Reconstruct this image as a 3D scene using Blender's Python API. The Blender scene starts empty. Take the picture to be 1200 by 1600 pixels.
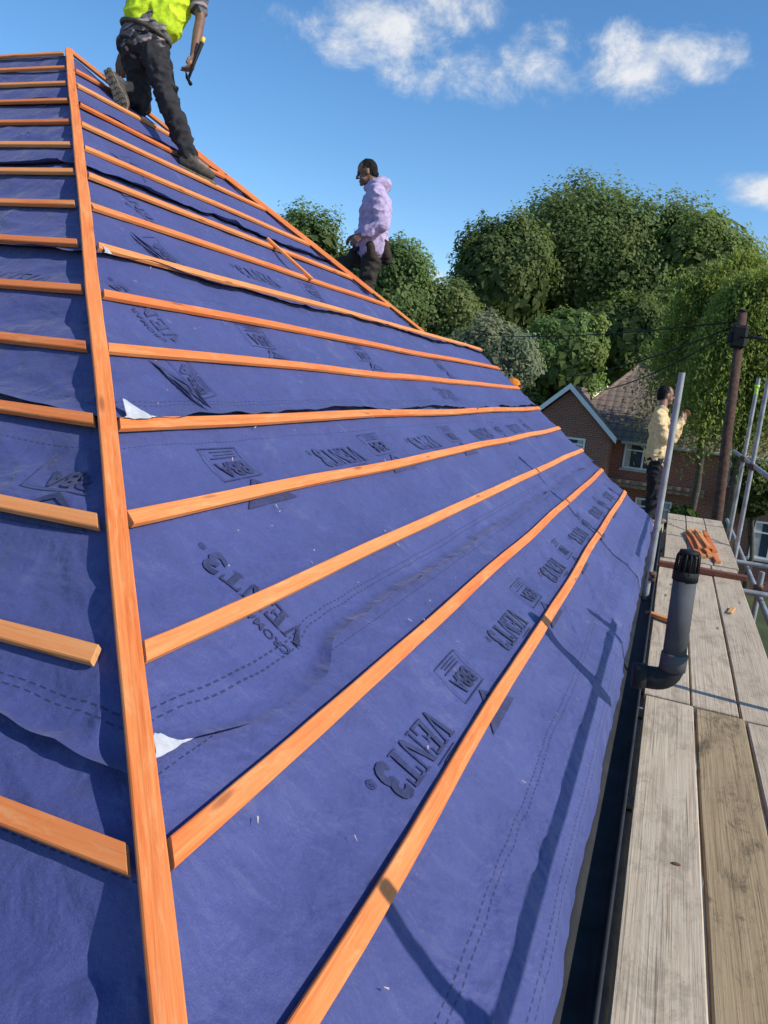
import bpy, bmesh, math, random
import numpy as np
from mathutils import Vector, Matrix, noise
random.seed(7); rng = np.random.default_rng(7)
S = bpy.context.scene; C = S.collection
V = Vector
# ---------------------------------------------------------------- frame of the place: +Y along the eaves, +X away from the roof, origin at eye
YC = V((460, 170, -1200)).normalized()
XC = V((3341, -569, 1200)).normalized(); XC = (XC - YC * XC.dot(YC)).normalized()
ZC = XC.cross(YC)
def U(px, py, D):
    c = V(((px-600)/1200*D, (800-py)/1200*D, -D))
    return V((c.dot(XC), c.dot(YC), c.dot(ZC)))
R_ = U(601, 800, 1) - U(600, 800, 1); R_.normalize()       # sideways in the place
GZ = -6.4
# ---------------------------------------------------------------- helpers
def wm(p):
    if p is None: return Matrix.Identity(4)
    return (wm(p.parent) @ p.matrix_parent_inverse if p.parent else Matrix.Identity(4)) @ p.matrix_basis
def link(name, me, mats=None, parent=None, smooth=False):
    o = bpy.data.objects.new(name, me); C.objects.link(o)
    if mats:
        for m in (mats if isinstance(mats, (list, tuple)) else [mats]): me.materials.append(m)
    if smooth: me.polygons.foreach_set('use_smooth', [True]*len(me.polygons))
    if parent:
        o.parent = parent; o.matrix_parent_inverse = wm(parent).inverted()
    return o
def obj(name, bm, mats=None, parent=None, smooth=False):
    me = bpy.data.meshes.new(name); bm.to_mesh(me); bm.free()
    return link(name, me, mats, parent, smooth)
def tag(o, label, cat, group=None, kind=None):
    o['label'] = label; o['category'] = cat
    if group: o['group'] = group
    if kind: o['kind'] = kind
    return o
def thing(name, label, cat, loc, group=None):
    o = bpy.data.objects.new(name, None); C.objects.link(o); o.location = loc; o.empty_display_size = .1
    return tag(o, label, cat, group)
def box(bm, x0, x1, y0, y1, z0, z1, bev=0.0):
    r = bmesh.ops.create_cube(bm, size=1, matrix=Matrix.Translation(((x0+x1)/2, (y0+y1)/2, (z0+z1)/2)) @ Matrix.Diagonal((x1-x0, y1-y0, z1-z0, 1)))
    if bev:
        es = list({e for v in r['verts'] for e in v.link_edges})
        bmesh.ops.bevel(bm, geom=es, offset=bev, segments=1, affect='EDGES')
def poly(bm, pts, mi=0):
    f = bm.faces.new([bm.verts.new(p) for p in pts]); f.material_index = mi; return f
def tube(bm, pts, rad, seg=12, caps=True):
    pts = [V(p) for p in pts]
    if not isinstance(rad, (list, tuple)): rad = [rad]*len(pts)
    rings = []; up = None
    for i, p in enumerate(pts):
        d = (pts[min(i+1, len(pts)-1)] - pts[max(i-1, 0)]).normalized()
        if up is None: up = V((0, 0, 1)) if abs(d.z) < .9 else V((1, 0, 0))
        s = d.cross(up).normalized(); up = s.cross(d).normalized()
        rings.append([bm.verts.new(p + (s*math.cos(a)+up*math.sin(a))*rad[i]) for a in [2*math.pi*k/seg for k in range(seg)]])
    for a, b in zip(rings[:-1], rings[1:]):
        for k in range(seg):
            f = bm.faces.new((a[k], a[(k+1) % seg], b[(k+1) % seg], b[k])); f.smooth = True
    if caps:
        bm.faces.new(rings[0][::-1]); bm.faces.new(rings[-1])
# ---------------------------------------------------------------- shader helpers
class N:
    def __init__(s, nt): s.t = nt
    def n(s, typ, **kw):
        x = s.t.nodes.new(typ)
        for k, v in kw.items(): setattr(x, k, v)
        return x
    def set(s, sock, v):
        if hasattr(v, 'is_linked') or isinstance(v, bpy.types.NodeSocket): s.t.links.new(v, sock)
        else:
            if isinstance(v, (tuple, list)) and len(v) == 3 and sock.type == 'RGBA': v = (*v, 1)
            sock.default_value = v
    def m(s, op, a, b=None, c=None, clamp=False):
        x = s.n('ShaderNodeMath', operation=op, use_clamp=clamp); s.set(x.inputs[0], a)
        if b is not None: s.set(x.inputs[1], b)
        if c is not None: s.set(x.inputs[2], c)
        return x.outputs[0]
    def mix(s, f, a, b, mode='MIX'):
        x = s.n('ShaderNodeMix', data_type='RGBA', blend_type=mode); s.set(x.inputs[0], f); s.set(x.inputs[6], a); s.set(x.inputs[7], b)
        return x.outputs[2]
    def noise(s, vec, scale, detail=4, rough=.55, dist=0):
        x = s.n('ShaderNodeTexNoise'); s.set(x.inputs['Vector'], vec); x.inputs['Scale'].default_value = scale
        x.inputs['Detail'].default_value = detail; x.inputs['Roughness'].default_value = rough; x.inputs['Distortion'].default_value = dist
        return x.outputs[0]
    def mapv(s, vec, scale=(1, 1, 1), loc=(0, 0, 0)):
        x = s.n('ShaderNodeMapping'); s.set(x.inputs[0], vec); x.inputs['Scale'].default_value = scale; s.set(x.inputs['Location'], loc)
        return x.outputs[0]
    def ramp(s, f, stops):
        x = s.n('ShaderNodeValToRGB'); s.set(x.inputs[0], f); e = x.color_ramp.elements
        while len(e) < len(stops): e.new(.5)
        for q, (p, c) in zip(e, stops): q.position = p; q.color = (*c, 1) if len(c) == 3 else c
        return x.outputs[0]
    def sstep(s, f, a, b):
        x = s.n('ShaderNodeMapRange', interpolation_type='SMOOTHSTEP'); s.set(x.inputs[0], f); x.inputs[1].default_value = a; x.inputs[2].default_value = b
        return x.outputs[0]
    def bump(s, h, strength, dist=.01, nrm=None):
        x = s.n('ShaderNodeBump'); s.set(x.inputs['Height'], h); x.inputs['Strength'].default_value = strength; x.inputs['Distance'].default_value = dist
        if nrm is not None: s.set(x.inputs['Normal'], nrm)
        return x.outputs[0]
def mat(name):
    m = bpy.data.materials.new(name); m.use_nodes = True; nt = m.node_tree
    b = nt.nodes['Principled BSDF']; return m, N(nt), b
def simple(name, col, rough=.6, metal=0, var=.25, scale=12, bump=.15, bscale=60, spec=.5):
    m, n, b = mat(name)
    tc = n.n('ShaderNodeTexCoord').outputs['Object']
    f = n.noise(tc, scale, 5)
    c = n.ramp(f, [(.3, tuple(x*(1-var) for x in col)), (.7, tuple(min(1, x*(1+var)) for x in col))])
    n.set(b.inputs['Base Color'], c); b.inputs['Roughness'].default_value = rough; b.inputs['Metallic'].default_value = metal
    b.inputs['Specular IOR Level'].default_value = spec
    if bump: n.set(b.inputs['Normal'], n.bump(n.noise(tc, bscale, 4), bump, .01))
    return m
# membrane (and the print on it: the same cloth under patchy ink)
def make_membrane(name, ink=False):
    m, n, b = mat(name)
    tc = n.n('ShaderNodeTexCoord'); ob = tc.outputs['Object']
    sp = n.n('ShaderNodeSeparateXYZ'); n.set(sp.inputs[0], tc.outputs['UV']); u, v = sp.outputs[0], sp.outputs[1]
    big = n.noise(ob, 1.6, 5, .6); mid = n.noise(ob, 14, 5, .65); fine = n.noise(ob, 380, 3, .6)
    base = n.ramp(big, [(.3, (.058, .070, .218)), (.7, (.082, .098, .285))])
    base = n.mix(n.m('MULTIPLY', n.sstep(mid, .45, .8), .28), base, (.122, .136, .318))
    base = n.mix(n.sstep(fine, .35, .75), n.mix(.40, base, (.022, .025, .1)), base)
    fib = n.noise(n.mapv(ob, (90, 240, 90)), 1, 4, .7)
    base = n.mix(n.m('MULTIPLY', n.sstep(fib, .5, .8), .3), base, (.155, .165, .34))
    dust = n.m('MULTIPLY', n.sstep(n.noise(ob, 3.3, 6, .7, .3), .56, .78), .28)
    base = n.mix(dust, base, (.25, .26, .35))
    scuff = n.noise(n.mapv(ob, (40, 7, 26)), 1, 5, .7, .2)
    base = n.mix(n.m('MULTIPLY', n.sstep(scuff, .64, .8), .15), base, (.3, .3, .4))
    if ink:
        patch = n.m('ADD', .52, n.m('MULTIPLY', n.sstep(n.noise(ob, 5, 5, .7), .3, .62), .30))
        patch = n.m('MULTIPLY', patch, n.m('ADD', .70, n.m('MULTIPLY', n.sstep(mid, .35, .6), .30)))
        patch = n.m('MULTIPLY', patch, u)
        base = n.mix(patch, base, (.010, .011, .032))
    else:
        dm = None
        for v0, per, w in ((.075, .028, .0022), (.095, .028, .0022), (.80, .022, .0018)):
            d = n.m('LESS_THAN', n.m('ABSOLUTE', n.m('SUBTRACT', v, v0)), w)
            d = n.m('MULTIPLY', d, n.m('LESS_THAN', n.m('FRACT', n.m('DIVIDE', u, per)), .62))
            dm = d if dm is None else n.m('MAXIMUM', dm, d)
        base = n.mix(n.m('MULTIPLY', dm, .75), base, (.012, .013, .05))
    n.set(b.inputs['Base Color'], base); b.inputs['Roughness'].default_value = .62
    b.inputs['Sheen Weight'].default_value = .12
    b.inputs['Specular IOR Level'].default_value = .35
    nb = n.bump(n.noise(n.mapv(ob, (1, 1.6, 1)), 3.2, 3, .5, .5), .8, .06)
    nb = n.bump(n.noise(ob, 9, 3, .5, .4), .7, .026, nb); nb = n.bump(n.noise(ob, 34, 4, .6, .2), .5, .008, nb); nb = n.bump(n.m('ADD', fine, fib), .4, .0018, nb)
    n.set(b.inputs['Normal'], nb)
    return m
M = {}
M['mem'] = make_membrane('blue_membrane')
M['ink'] = make_membrane('printed_membrane', True)
M['memback'] = simple('membrane_underside', (.50, .50, .53), .7, 0, .25, 20, .2, 120)
def make_batten(name, c0, c1, c2):
    m, n, b = mat(name)
    ob = n.n('ShaderNodeTexCoord').outputs['Object']; ri = n.n('ShaderNodeObjectInfo').outputs['Random']
    off = n.n('ShaderNodeCombineXYZ'); n.set(off.inputs[0], n.m('MULTIPLY', ri, 37.0)); n.set(off.inputs[1], n.m('MULTIPLY', ri, 11.0))
    g = n.noise(n.mapv(ob, (3, 75, 75), off.outputs[0]), 1.0, 6, .65, .8)
    big = n.noise(n.mapv(ob, (1.1, 7, 7), off.outputs[0]), 1.0, 5, .65)
    c = n.ramp(g, [(.22, c0), (.44, c1), (.72, c2)])
    c = n.mix(n.m('MULTIPLY', n.sstep(big, .40, .66), .7), c, n.mix(.7, c1, c2))
    c = n.mix(n.m('MULTIPLY', n.sstep(ri, .45, 1.0), .8), c, n.mix(.6, c0, c1))
    c = n.mix(n.m('MULTIPLY', n.m('SUBTRACT', 1.0, n.sstep(ri, .1, .5)), .4), c, (.86, .40, .14))
    pale = n.noise(n.mapv(ob, (5, 30, 30), off.outputs[0]), 1, 6, .75, .6)
    c = n.mix(n.m('MULTIPLY', n.sstep(pale, .5, .72), .5), c, (.82, .44, .18))
    vo = n.n('ShaderNodeTexVoronoi'); n.set(vo.inputs['Vector'], n.mapv(ob, (2.6, 14, 14), off.outputs[0])); vo.inputs['Scale'].default_value = 1
    c = n.mix(n.m('MULTIPLY', n.m('SUBTRACT', 1.0, n.sstep(vo.outputs['Distance'], .06, .17)), .7), c, (.28, .07, .018))
    line = n.noise(n.mapv(ob, (1.2, 140, 140), off.outputs[0]), 1, 3, .6, .2)
    c = n.mix(n.m('MULTIPLY', n.sstep(line, .56, .7), .32), c, (.40, .10, .022))
    dirt = n.noise(n.mapv(ob, (9, 40, 40), off.outputs[0]), 1, 6, .75)
    c = n.mix(n.m('MULTIPLY', n.sstep(dirt, .6, .8), .45), c, (.30, .12, .05))
    n.set(b.inputs['Base Color'], c); b.inputs['Roughness'].default_value = .72
    n.set(b.inputs['Normal'], n.bump(n.m('ADD', g, n.m('MULTIPLY', dirt, .5)), .5, .003))
    return m
M['bat'] = make_batten('orange_treated_timber', (.52, .085, .014), (.76, .178, .033), (.86, .325, .098))
M['batend'] = make_batten('sawn_timber_end', (.55, .24, .08), (.66, .33, .12), (.73, .42, .18))
def make_board(name, c0, c1, c2, mould):
    m, n, b = mat(name)
    ob = n.n('ShaderNodeTexCoord').outputs['Object']; ri = n.n('ShaderNodeObjectInfo').outputs['Random']
    off = n.n('ShaderNodeCombineXYZ'); n.set(off.inputs[0], n.m('MULTIPLY', ri, 17.0)); n.set(off.inputs[1], n.m('MULTIPLY', ri, 23.0))
    g = n.noise(n.mapv(ob, (95, 2.2, 20), off.outputs[0]), 1, 6, .65, .5)
    g2 = n.noise(n.mapv(ob, (26, .9, 8), off.outputs[0]), 1, 4, .6, 1.0)
    c = n.ramp(n.m('ADD', n.m('MULTIPLY', g, .6), n.m('MULTIPLY', g2, .4)), [(.28, c0), (.5, c1), (.74, c2)])
    crack = n.noise(n.mapv(ob, (140, 1.3, 30), off.outputs[0]), 1, 3, .5, .3)
    c = n.mix(n.m('MULTIPLY', n.sstep(crack, .61, .69), .6), c, tuple(x*.3 for x in c0))
    st = n.noise(n.mapv(ob, (8, 3, 5), off.outputs[0]), 1, 8, .78, .5)
    c = n.mix(n.m('MULTIPLY', n.sstep(st, .47, .64), mould), c, (.09, .062, .03))
    blot = n.noise(n.mapv(ob, (5, 1.6, 5), off.outputs[0]), 1, 5, .7, .6)
    c = n.mix(n.m('MULTIPLY', n.sstep(blot, .5, .7), .4), c, tuple(x*.55 for x in c1))
    fl = n.noise(n.mapv(ob, (60, 30, 20), off.outputs[0]), 1, 5, .8)
    c = n.mix(n.m('MULTIPLY', n.sstep(fl, .56, .72), .5), c, tuple(x*.35 for x in c1))
    vo = n.n('ShaderNodeTexVoronoi'); n.set(vo.inputs['Vector'], n.mapv(ob, (7, 1.6, 4), off.outputs[0])); vo.inputs['Scale'].default_value = 1
    c = n.mix(n.m('MULTIPLY', n.m('SUBTRACT', 1.0, n.sstep(vo.outputs['Distance'], .05, .1)), .8), c, (.06, .035, .02))
    c = n.mix(n.m('MULTIPLY', n.sstep(ri, 0, 1), .2), c, tuple(x*.6 for x in c1))
    n.set(b.inputs['Base Color'], c); b.inputs['Roughness'].default_value = .85
    n.set(b.inputs['Normal'], n.bump(n.m('ADD', g, n.m('MULTIPLY', crack, .6)), .6, .004))
    return m
M['board'] = make_board('weathered_board', (.38, .275, .175), (.58, .455, .315), (.68, .565, .42), .36)
M['boardb'] = make_board('brown_stained_board', (.21, .135, .065), (.39, .275, .145), (.49, .37, .215), .9)
M['redwood'] = make_board('red_brown_timber', (.10, .03, .015), (.17, .055, .03), (.22, .08, .045), .3)
M['galv'] = simple('galvanised_steel', (.33, .33, .325), .6, .35, .3, 9, .15, 90)
M['rust'] = simple('rusty_steel', (.16, .10, .07), .7, .4, .5, 16, .3, 80)
M['greenp'] = simple('green_painted_steel', (.05, .16, .09), .55, .3, .3, 14, .2, 80)
M['black'] = simple('black_plastic', (.014, .014, .015), .65, 0, .2, 20, .05, 60, .25)
M['gut'] = simple('dark_grey_gutter', (.028, .029, .032), .7, 0, .3, 8, .1, 60, .2)
M['pipe'] = simple('dark_grey_plastic', (.09, .092, .098), .85, 0, .25, 7, .08, 60, .2)
M['white'] = simple('white_upvc', (.78, .78, .77), .4, 0, .04, 5, .03)
M['dullwhite'] = simple('grey_painted_trim', (.45, .44, .42), .6, 0, .15, 5, .03)
M['tape'] = simple('yellow_green_tape', (.42, .72, .03), .5, 0, .1, 8, .1)
M['glass'] = simple('window_glass', (.05, .07, .09), .08, 0, .5, 1.2, 0)
def make_brick(name, c1, c2, mortar):
    m, n, b = mat(name)
    ob = n.n('ShaderNodeTexCoord').outputs['Object']
    sp = n.n('ShaderNodeSeparateXYZ'); n.set(sp.inputs[0], ob)
    cb = n.n('ShaderNodeCombineXYZ'); n.set(cb.inputs[0], n.m('ADD', sp.outputs[0], sp.outputs[1])); n.set(cb.inputs[1], sp.outputs[2])
    br = n.n('ShaderNodeTexBrick'); n.set(br.inputs['Vector'], cb.outputs[0]); br.inputs['Scale'].default_value = 1
    br.inputs['Brick Width'].default_value = .225; br.inputs['Row Height'].default_value = .075; br.inputs['Mortar Size'].default_value = .008
    n.set(br.inputs['Color1'], c1); n.set(br.inputs['Color2'], c2); n.set(br.inputs['Mortar'], mortar)
    c = n.mix(n.m('MULTIPLY', n.noise(ob, 2.2, 6, .7), .6), br.outputs[0], tuple(x*.45 for x in c1))
    n.set(b.inputs['Base Color'], c); b.inputs['Roughness'].default_value = .9
    n.set(b.inputs['Normal'], n.bump(br.outputs['Fac'], -.4, .01))
    return m
M['brick'] = make_brick('red_brick', (.36, .125, .08), (.24, .09, .062), (.36, .31, .26))
def make_tiles():
    m, n, b = mat('brown_roof_tiles')
    ob = n.n('ShaderNodeTexCoord').outputs['Object']
    sp = n.n('ShaderNodeSeparateXYZ'); n.set(sp.inputs[0], ob)
    row = n.m('FRACT', n.m('MULTIPLY', sp.outputs[2], 5.0))
    col = n.m('ABSOLUTE', n.m('SINE', n.m('MULTIPLY', n.m('ADD', sp.outputs[0], n.m('MULTIPLY', sp.outputs[1], .001)), 11.0)))
    c = n.ramp(n.noise(ob, 6, 5, .7), [(.3, (.165, .112, .082)), (.7, (.28, .20, .15))])
    c = n.mix(n.m('MULTIPLY', n.m('LESS_THAN', row, .18), .5), c, (.05, .037, .03))
    n.set(b.inputs['Base Color'], c); b.inputs['Roughness'].default_value = .85
    n.set(b.inputs['Normal'], n.bump(n.m('ADD', col, row), .5, .035))
    return m
M['tiles'] = make_tiles()
def make_leaf():
    m, n, b = mat('leaves'); nt = m.node_tree
    at = n.n('ShaderNodeAttribute', attribute_name='Col'); c = at.outputs['Color']
    n.set(b.inputs['Base Color'], c); b.inputs['Roughness'].default_value = .65; b.inputs['Specular IOR Level'].default_value = .15
    tr = n.n('ShaderNodeBsdfTranslucent'); n.set(tr.inputs[0], n.mix(1.0, c, (1.4, 1.45, .7), 'MULTIPLY'))
    mx = n.n('ShaderNodeMixShader'); mx.inputs[0].default_value = .45
    nt.links.new(b.outputs[0], mx.inputs[1]); nt.links.new(tr.outputs[0], mx.inputs[2])
    nt.links.new(mx.outputs[0], nt.nodes['Material Output'].inputs[0]); return m
M['leaf'] = make_leaf()
M['bark'] = simple('bark', (.09, .07, .05), .9, 0, .4, 8, .6, 20)
M['polewood'] = simple('creosoted_pole_wood', (.085, .04, .027), .9, 0, .55, 14, .5, 40)
# ---------------------------------------------------------------- camera, sun, sky
cam = bpy.data.cameras.new('camera'); co = bpy.data.objects.new('camera', cam); C.objects.link(co); S.camera = co
cam.sensor_fit = 'VERTICAL'; cam.sensor_height = 36; cam.lens = 27; cam.clip_start = .02; cam.clip_end = 3000
co.matrix_world = Matrix(((XC[0], XC[1], XC[2], 0), (YC[0], YC[1], YC[2], 0), (ZC[0], ZC[1], ZC[2], 0), (0, 0, 0, 1)))
SD = V((1, -.12, .71)).normalized()
sl = bpy.data.lights.new('sun', 'SUN'); so = bpy.data.objects.new('sun', sl); C.objects.link(so)
sl.energy = 4.2; sl.angle = math.radians(.5); sl.color = (1, .95, .86)
so.rotation_euler = (-SD).to_track_quat('-Z', 'Y').to_euler(); so.location = (20, -5, 20)
S.view_settings.view_transform = 'Standard'; S.view_settings.look = 'None'; S.view_settings.exposure = 0
w = bpy.data.worlds.new('World'); S.world = w; w.use_nodes = True; nt = w.node_tree; n = N(nt)
bg = nt.nodes['Background']
sky = n.n('ShaderNodeTexSky', sky_type='NISHITA'); sky.sun_disc = False
sky.sun_elevation = math.asin(SD.z); sky.sun_rotation = math.atan2(SD.x, SD.y); sky.air_density = .95; sky.dust_density = .15; sky.ozone_density = 2.7
hs = n.n('ShaderNodeHueSaturation'); hs.inputs['Saturation'].default_value = 1.22; hs.inputs['Value'].default_value = 1.2; nt.links.new(sky.outputs[0], hs.inputs['Color'])
nt.links.new(hs.outputs[0], bg.inputs[0]); bg.inputs[1].default_value = .15
tcg = n.n('ShaderNodeTexCoord').outputs['Generated']
sp = n.n('ShaderNodeSeparateXYZ'); n.set(sp.inputs[0], tcg)
az = n.m('ARCTAN2', sp.outputs[0], sp.outputs[1]); el = n.m('ARCSINE', sp.outputs[2])
fld = None
for px, py, rx, ry, k in ((520, 58, 72, 30, .85), (600, 42, 95, 38, 1), (690, 5, 85, 34, .95), (650, 118, 52, 28, .75), (735, 118, 84, 36, .9), (850, 112, 84, 36, .95), (900, 80, 75, 34, .8), (985, 94, 76, 46, 1.1), (1060, 80, 72, 32, .95), (1125, 74, 46, 22, .85), (1185, 300, 50, 24, 1.3), (650, 425, 50, 14, .6)):
    d = U(px, py, 1).normalized(); a0 = math.atan2(d.x, d.y); e0 = math.asin(d.z)
    q1 = n.m('DIVIDE', n.m('SUBTRACT', az, a0), rx/1080); q2 = n.m('DIVIDE', n.m('ADD', n.m('SUBTRACT', el, e0), n.m('MULTIPLY', n.m('SUBTRACT', az, a0), .1)), ry/1080)
    f = n.m('MULTIPLY', n.m('SUBTRACT', 1.0, n.m('ADD', n.m('MULTIPLY', q1, q1), n.m('MULTIPLY', q2, q2))), k)
    fld = f if fld is None else n.m('MAXIMUM', fld, f)
fld = n.m('MAXIMUM', fld, -1.5)
cn = n.noise(n.mapv(tcg, (1, 1, 1.3)), 15.0, 10, .66, .25)
msk = n.sstep(n.m('ADD', n.m('MULTIPLY', fld, 1.0), n.m('MULTIPLY', n.m('SUBTRACT', cn, .48), 3.8)), .0, 1.5)
bg2 = n.n('ShaderNodeBackground')
cshade = n.ramp(n.m('ADD', n.m('MULTIPLY', n.noise(n.mapv(tcg, (1, 1, 1), (.0, .0, .02)), 24, 7, .65), .7), n.m('MULTIPLY', msk, .3)), [(.38, (.64, .72, .83)), (.64, (.97, .97, .98))])
n.set(bg2.inputs[0], cshade); bg2.inputs[1].default_value = .94
mx = n.n('ShaderNodeMixShader'); n.set(mx.inputs[0], n.m('MULTIPLY', msk, .9))
nt.links.new(bg.outputs[0], mx.inputs[1]); nt.links.new(bg2.outputs[0], mx.inputs[2]); nt.links.new(mx.outputs[0], nt.nodes['World Output'].inputs[0])
# ---------------------------------------------------------------- ground
M['grass'] = simple('grass_and_earth', (.05, .07, .022), .95, 0, .5, .7, .5, 6)
M['tarmac'] = simple('dark_paving', (.06, .06, .058), .9, 0, .4, 2, .4, 30)
bm = bmesh.new(); poly(bm, [(-600, -600, GZ), (600, -600, GZ), (600, 900, GZ), (-600, 900, GZ)])
tag(obj('ground', bm, M['grass']), 'rough grass ground far below the scaffold', 'ground', kind='structure')
bm = bmesh.new(); poly(bm, [(-.38, -6, GZ+.004), (4.5, -6, GZ+.004), (4.5, 14, GZ+.004), (-.38, 14, GZ+.004)])
tag(obj('path', bm, M['tarmac']), 'dark paved path beside the house, below the scaffold', 'path', kind='structure')
# ---------------------------------------------------------------- roof geometry
AM = 4.6; WA = 2.40; YV = 9.3; XL = -7.5; HB = .276
NR = V((.6, 0, .8)); NL = V((0, -.6, .8)); NH = V((.6, -.6, 1.6)).normalized()
def PR(a, y, h=0): return V((-a, y, -1.4+.75*a)) + NR*h
def PL(a, x, h=0): return V((x, HB+a, -1.4+.75*a)) + NL*h
def yfar(a): return YV if a < WA else 9.5-a
house = thing('house', 'brick house whose hipped roof is being covered in blue membrane and orange battens', 'house', (-4, 5, GZ))
bm = bmesh.new(); dz = V((0, 0, -.07))
def zz(x, y, z): return V((x, y, z)) + dz
apex = (-AM, HB+AM, -1.4+.75*AM); zr = apex[2]; zw = -1.4+.75*WA
ey = HB+.05
poly(bm, [zz(-.05, ey, -1.3625), zz(-.05, YV-.03, -1.3625), zz(-WA, YV-.03, zw), zz(-WA, 9.5-WA, zw), zz(*apex)])
poly(bm, [zz(-.05, ey, -1.3625), zz(*apex), zz(XL, HB+AM, zr), zz(XL, ey, -1.3625)])
yv = YV-.03
poly(bm, [zz(*apex), zz(-WA, 9.5-WA, zw), zz(-WA-(yv-9.5+WA), yv, zw-.75*(yv-9.5+WA)), zz(XL, yv, zw-.75*(yv-9.5+WA)), zz(XL, HB+AM, zr)])
poly(bm, [zz(-WA, 9.5-WA, zw), zz(-WA, yv, zw), zz(-WA-(yv-9.5+WA), yv, zw-.75*(yv-9.5+WA))])
obj('roof_deck', bm, M['black'], house)
bm = bmesh.new(); box(bm, XL, -.4, .75, 9.1, GZ, -1.42)
poly(bm, [(-.4, 9.13, -1.45), (-WA, 9.13, zw-.1), (-2*WA+.4, 9.13, -1.45)])
obj('wall', bm, M['brick'], house)
bm = bmesh.new(); box(bm, -.10, -.075, .36, YV-.02, -1.6, -1.44); box(bm, XL, -.102, .32, .345, -1.6, -1.44); box(bm, -.39, -.105, .38, YV-.05, -1.6, -1.585)
obj('fascia', bm, M['black'], house)
bm = bmesh.new()
prof = [(-.052+.050+.050*math.cos(t), -1.44+.050*math.sin(t)) for t in [math.pi+math.pi*i/10 for i in range(11)]]
for (x0, z0), (x1, z1) in zip(prof[:-1], prof[1:]):
    poly(bm, [(x0, .3, z0), (x1, .3, z1), (x1, YV+.05, z1), (x0, YV+.05, z0)])
bmesh.ops.remove_doubles(bm, verts=bm.verts, dist=.0005)
bmesh.ops.solidify(bm, geom=bm.faces[:], thickness=.003)
tube(bm, [(.048, .3, -1.436), (.048, YV+.05, -1.436)], .007, 8)
obj('gutter', bm, M['gut'], house, True)
# membrane surface height
def hgt(face, a, t):
    g = 1.35 if face == 0 else 2.0
    mid = math.sin(math.pi*((a-.433)/.276 % 1))**2; w_ = .15+.85*mid
    s = noise.noise(V((t*2.1, a*3.1+face*7, 0)))*.004 + noise.noise(V((t*7.5, a*9, 3)))*.0026*w_
    r = 1-abs(noise.noise(V((t*2.4+a*2.6, a*4.2-t*1.1, 9+face*5))))
    s += r**9*.016*(.5+.5*noise.noise(V((t*.9, a*1.3, 22))))*w_
    r = 1-abs(noise.noise(V((t*1.5-a*3.6, a*2.2+t*.6, 31+face*5))))
    s += r**14*.018*max(0, noise.noise(V((t*1.1, a*1.6, 52)))+.3)*w_
    r = 1-abs(noise.noise(V((t*5.2+a*1.6, a*2.0-t*.5, 71+face*5))))
    s += r**12*.009*max(0, noise.noise(V((t*.8, a*1.1, 92)))+.2)*w_
    s -= (.013+.010*noise.noise(V((t*1.3, a*.8, 41))))*mid
    return s*g
def sst(x, a, b):
    x = min(1, max(0, (x-a)/(b-a))); return x*x*(3-2*x)
def shgt(face, k, a, t, a0, a1):
    f = (a-a0)/(a1-a0); v = (a-a0)/.8
    h = hgt(face, a, t) + .002+.010*(1-f)
    if k > 1:
        lift = .012+.018*max(0, .35+noise.noise(V((t*2.1, k*3.3, face*2)))+.5*noise.noise(V((t*6, k*3.3, face))))
        if k == 2 and face == 0: lift += .012*sst(t, 1.25, 1.5)*(1-sst(t, 3.6, 4.8))
        h += max(0, 1-v/.055)**2.6*lift + max(0, 1-v/.12)**2*.008
    elif k == 1: h += max(0, 1-v/.05)**2*(.003+.008*max(0, noise.noise(V((t*1.9, k*3.3, face)))))
    return h
# ---- lettering: hand-cut serif capitals plus the built-in face
def txt(s, size, off=0):
    c = bpy.data.curves.new('lettering', 'FONT'); c.body = s; c.size = size; c.offset = off; c.resolution_u = 3
    o = bpy.data.objects.new('lettering', c); C.objects.link(o)
    me = bpy.data.meshes.new_from_object(o.evaluated_get(bpy.context.evaluated_depsgraph_get()))
    out = [[(me.vertices[i].co.x, me.vertices[i].co.y) for i in p.vertices] for p in me.polygons]
    bpy.data.objects.remove(o); bpy.data.meshes.remove(me); return out
def rect(x0, y0, x1, y1): return [(x0, y0), (x1, y0), (x1, y1), (x0, y1)]
GL = {'V': (.86, [[(.06, 1), (.30, 1), (.52, .0), (.40, .0)], [(.66, 1), (.76, 1), (.52, 0), (.46, .16)], rect(0, .94, .38, 1.0), rect(.58, .94, .86, 1)]),
      'E': (.74, [rect(.08, 0, .30, 1), rect(.30, .91, .68, 1), rect(.30, .46, .54, .55), rect(.30, 0, .70, .09), rect(0, .95, .08, 1), rect(0, 0, .08, .05), rect(.6, .74, .68, .91), rect(.62, .09, .70, .28), rect(.48, .36, .54, .46), rect(.48, .55, .54, .65)]),
      'N': (.90, [rect(.10, 0, .18, .95), [(.08, 1), (.30, 1), (.80, .0), (.60, .0)], rect(.72, .05, .80, 1), rect(0, .95, .1, 1), rect(0, 0, .28, .05), rect(.62, .95, .9, 1)]),
      'T': (.78, [rect(.28, .05, .50, .91), rect(.02, .91, .76, 1), rect(.02, .70, .09, .91), rect(.69, .70, .76, .91), rect(.18, 0, .6, .05)])}
def shift(ps, dx, dy, s=1): return [[(x*s+dx, y*s+dy) for x, y in p] for p in ps]
T3 = txt('3', .155, .006); TR = txt('®', .04, .0006); TC = txt('CROMAR', .056, .0008); TB = txt('BBA', .094, .0035)
UW_ = []; xx = 0
for ch in 'VENT':
    wd, ps = GL[ch]; UW_ += shift(ps, xx, 0, .108); xx += wd*.108+.004
UW_ += shift(T3, xx+.004, -.002); UW_ += shift(TR, xx+.10, .0)
UV_ = UW_ + shift(TC, .02, .150)
UW_ += [rect(.05, .122, .21, .125), rect(.05, .131, .17, .134)]
UB_ = shift(TB, .022, .004)
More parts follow.
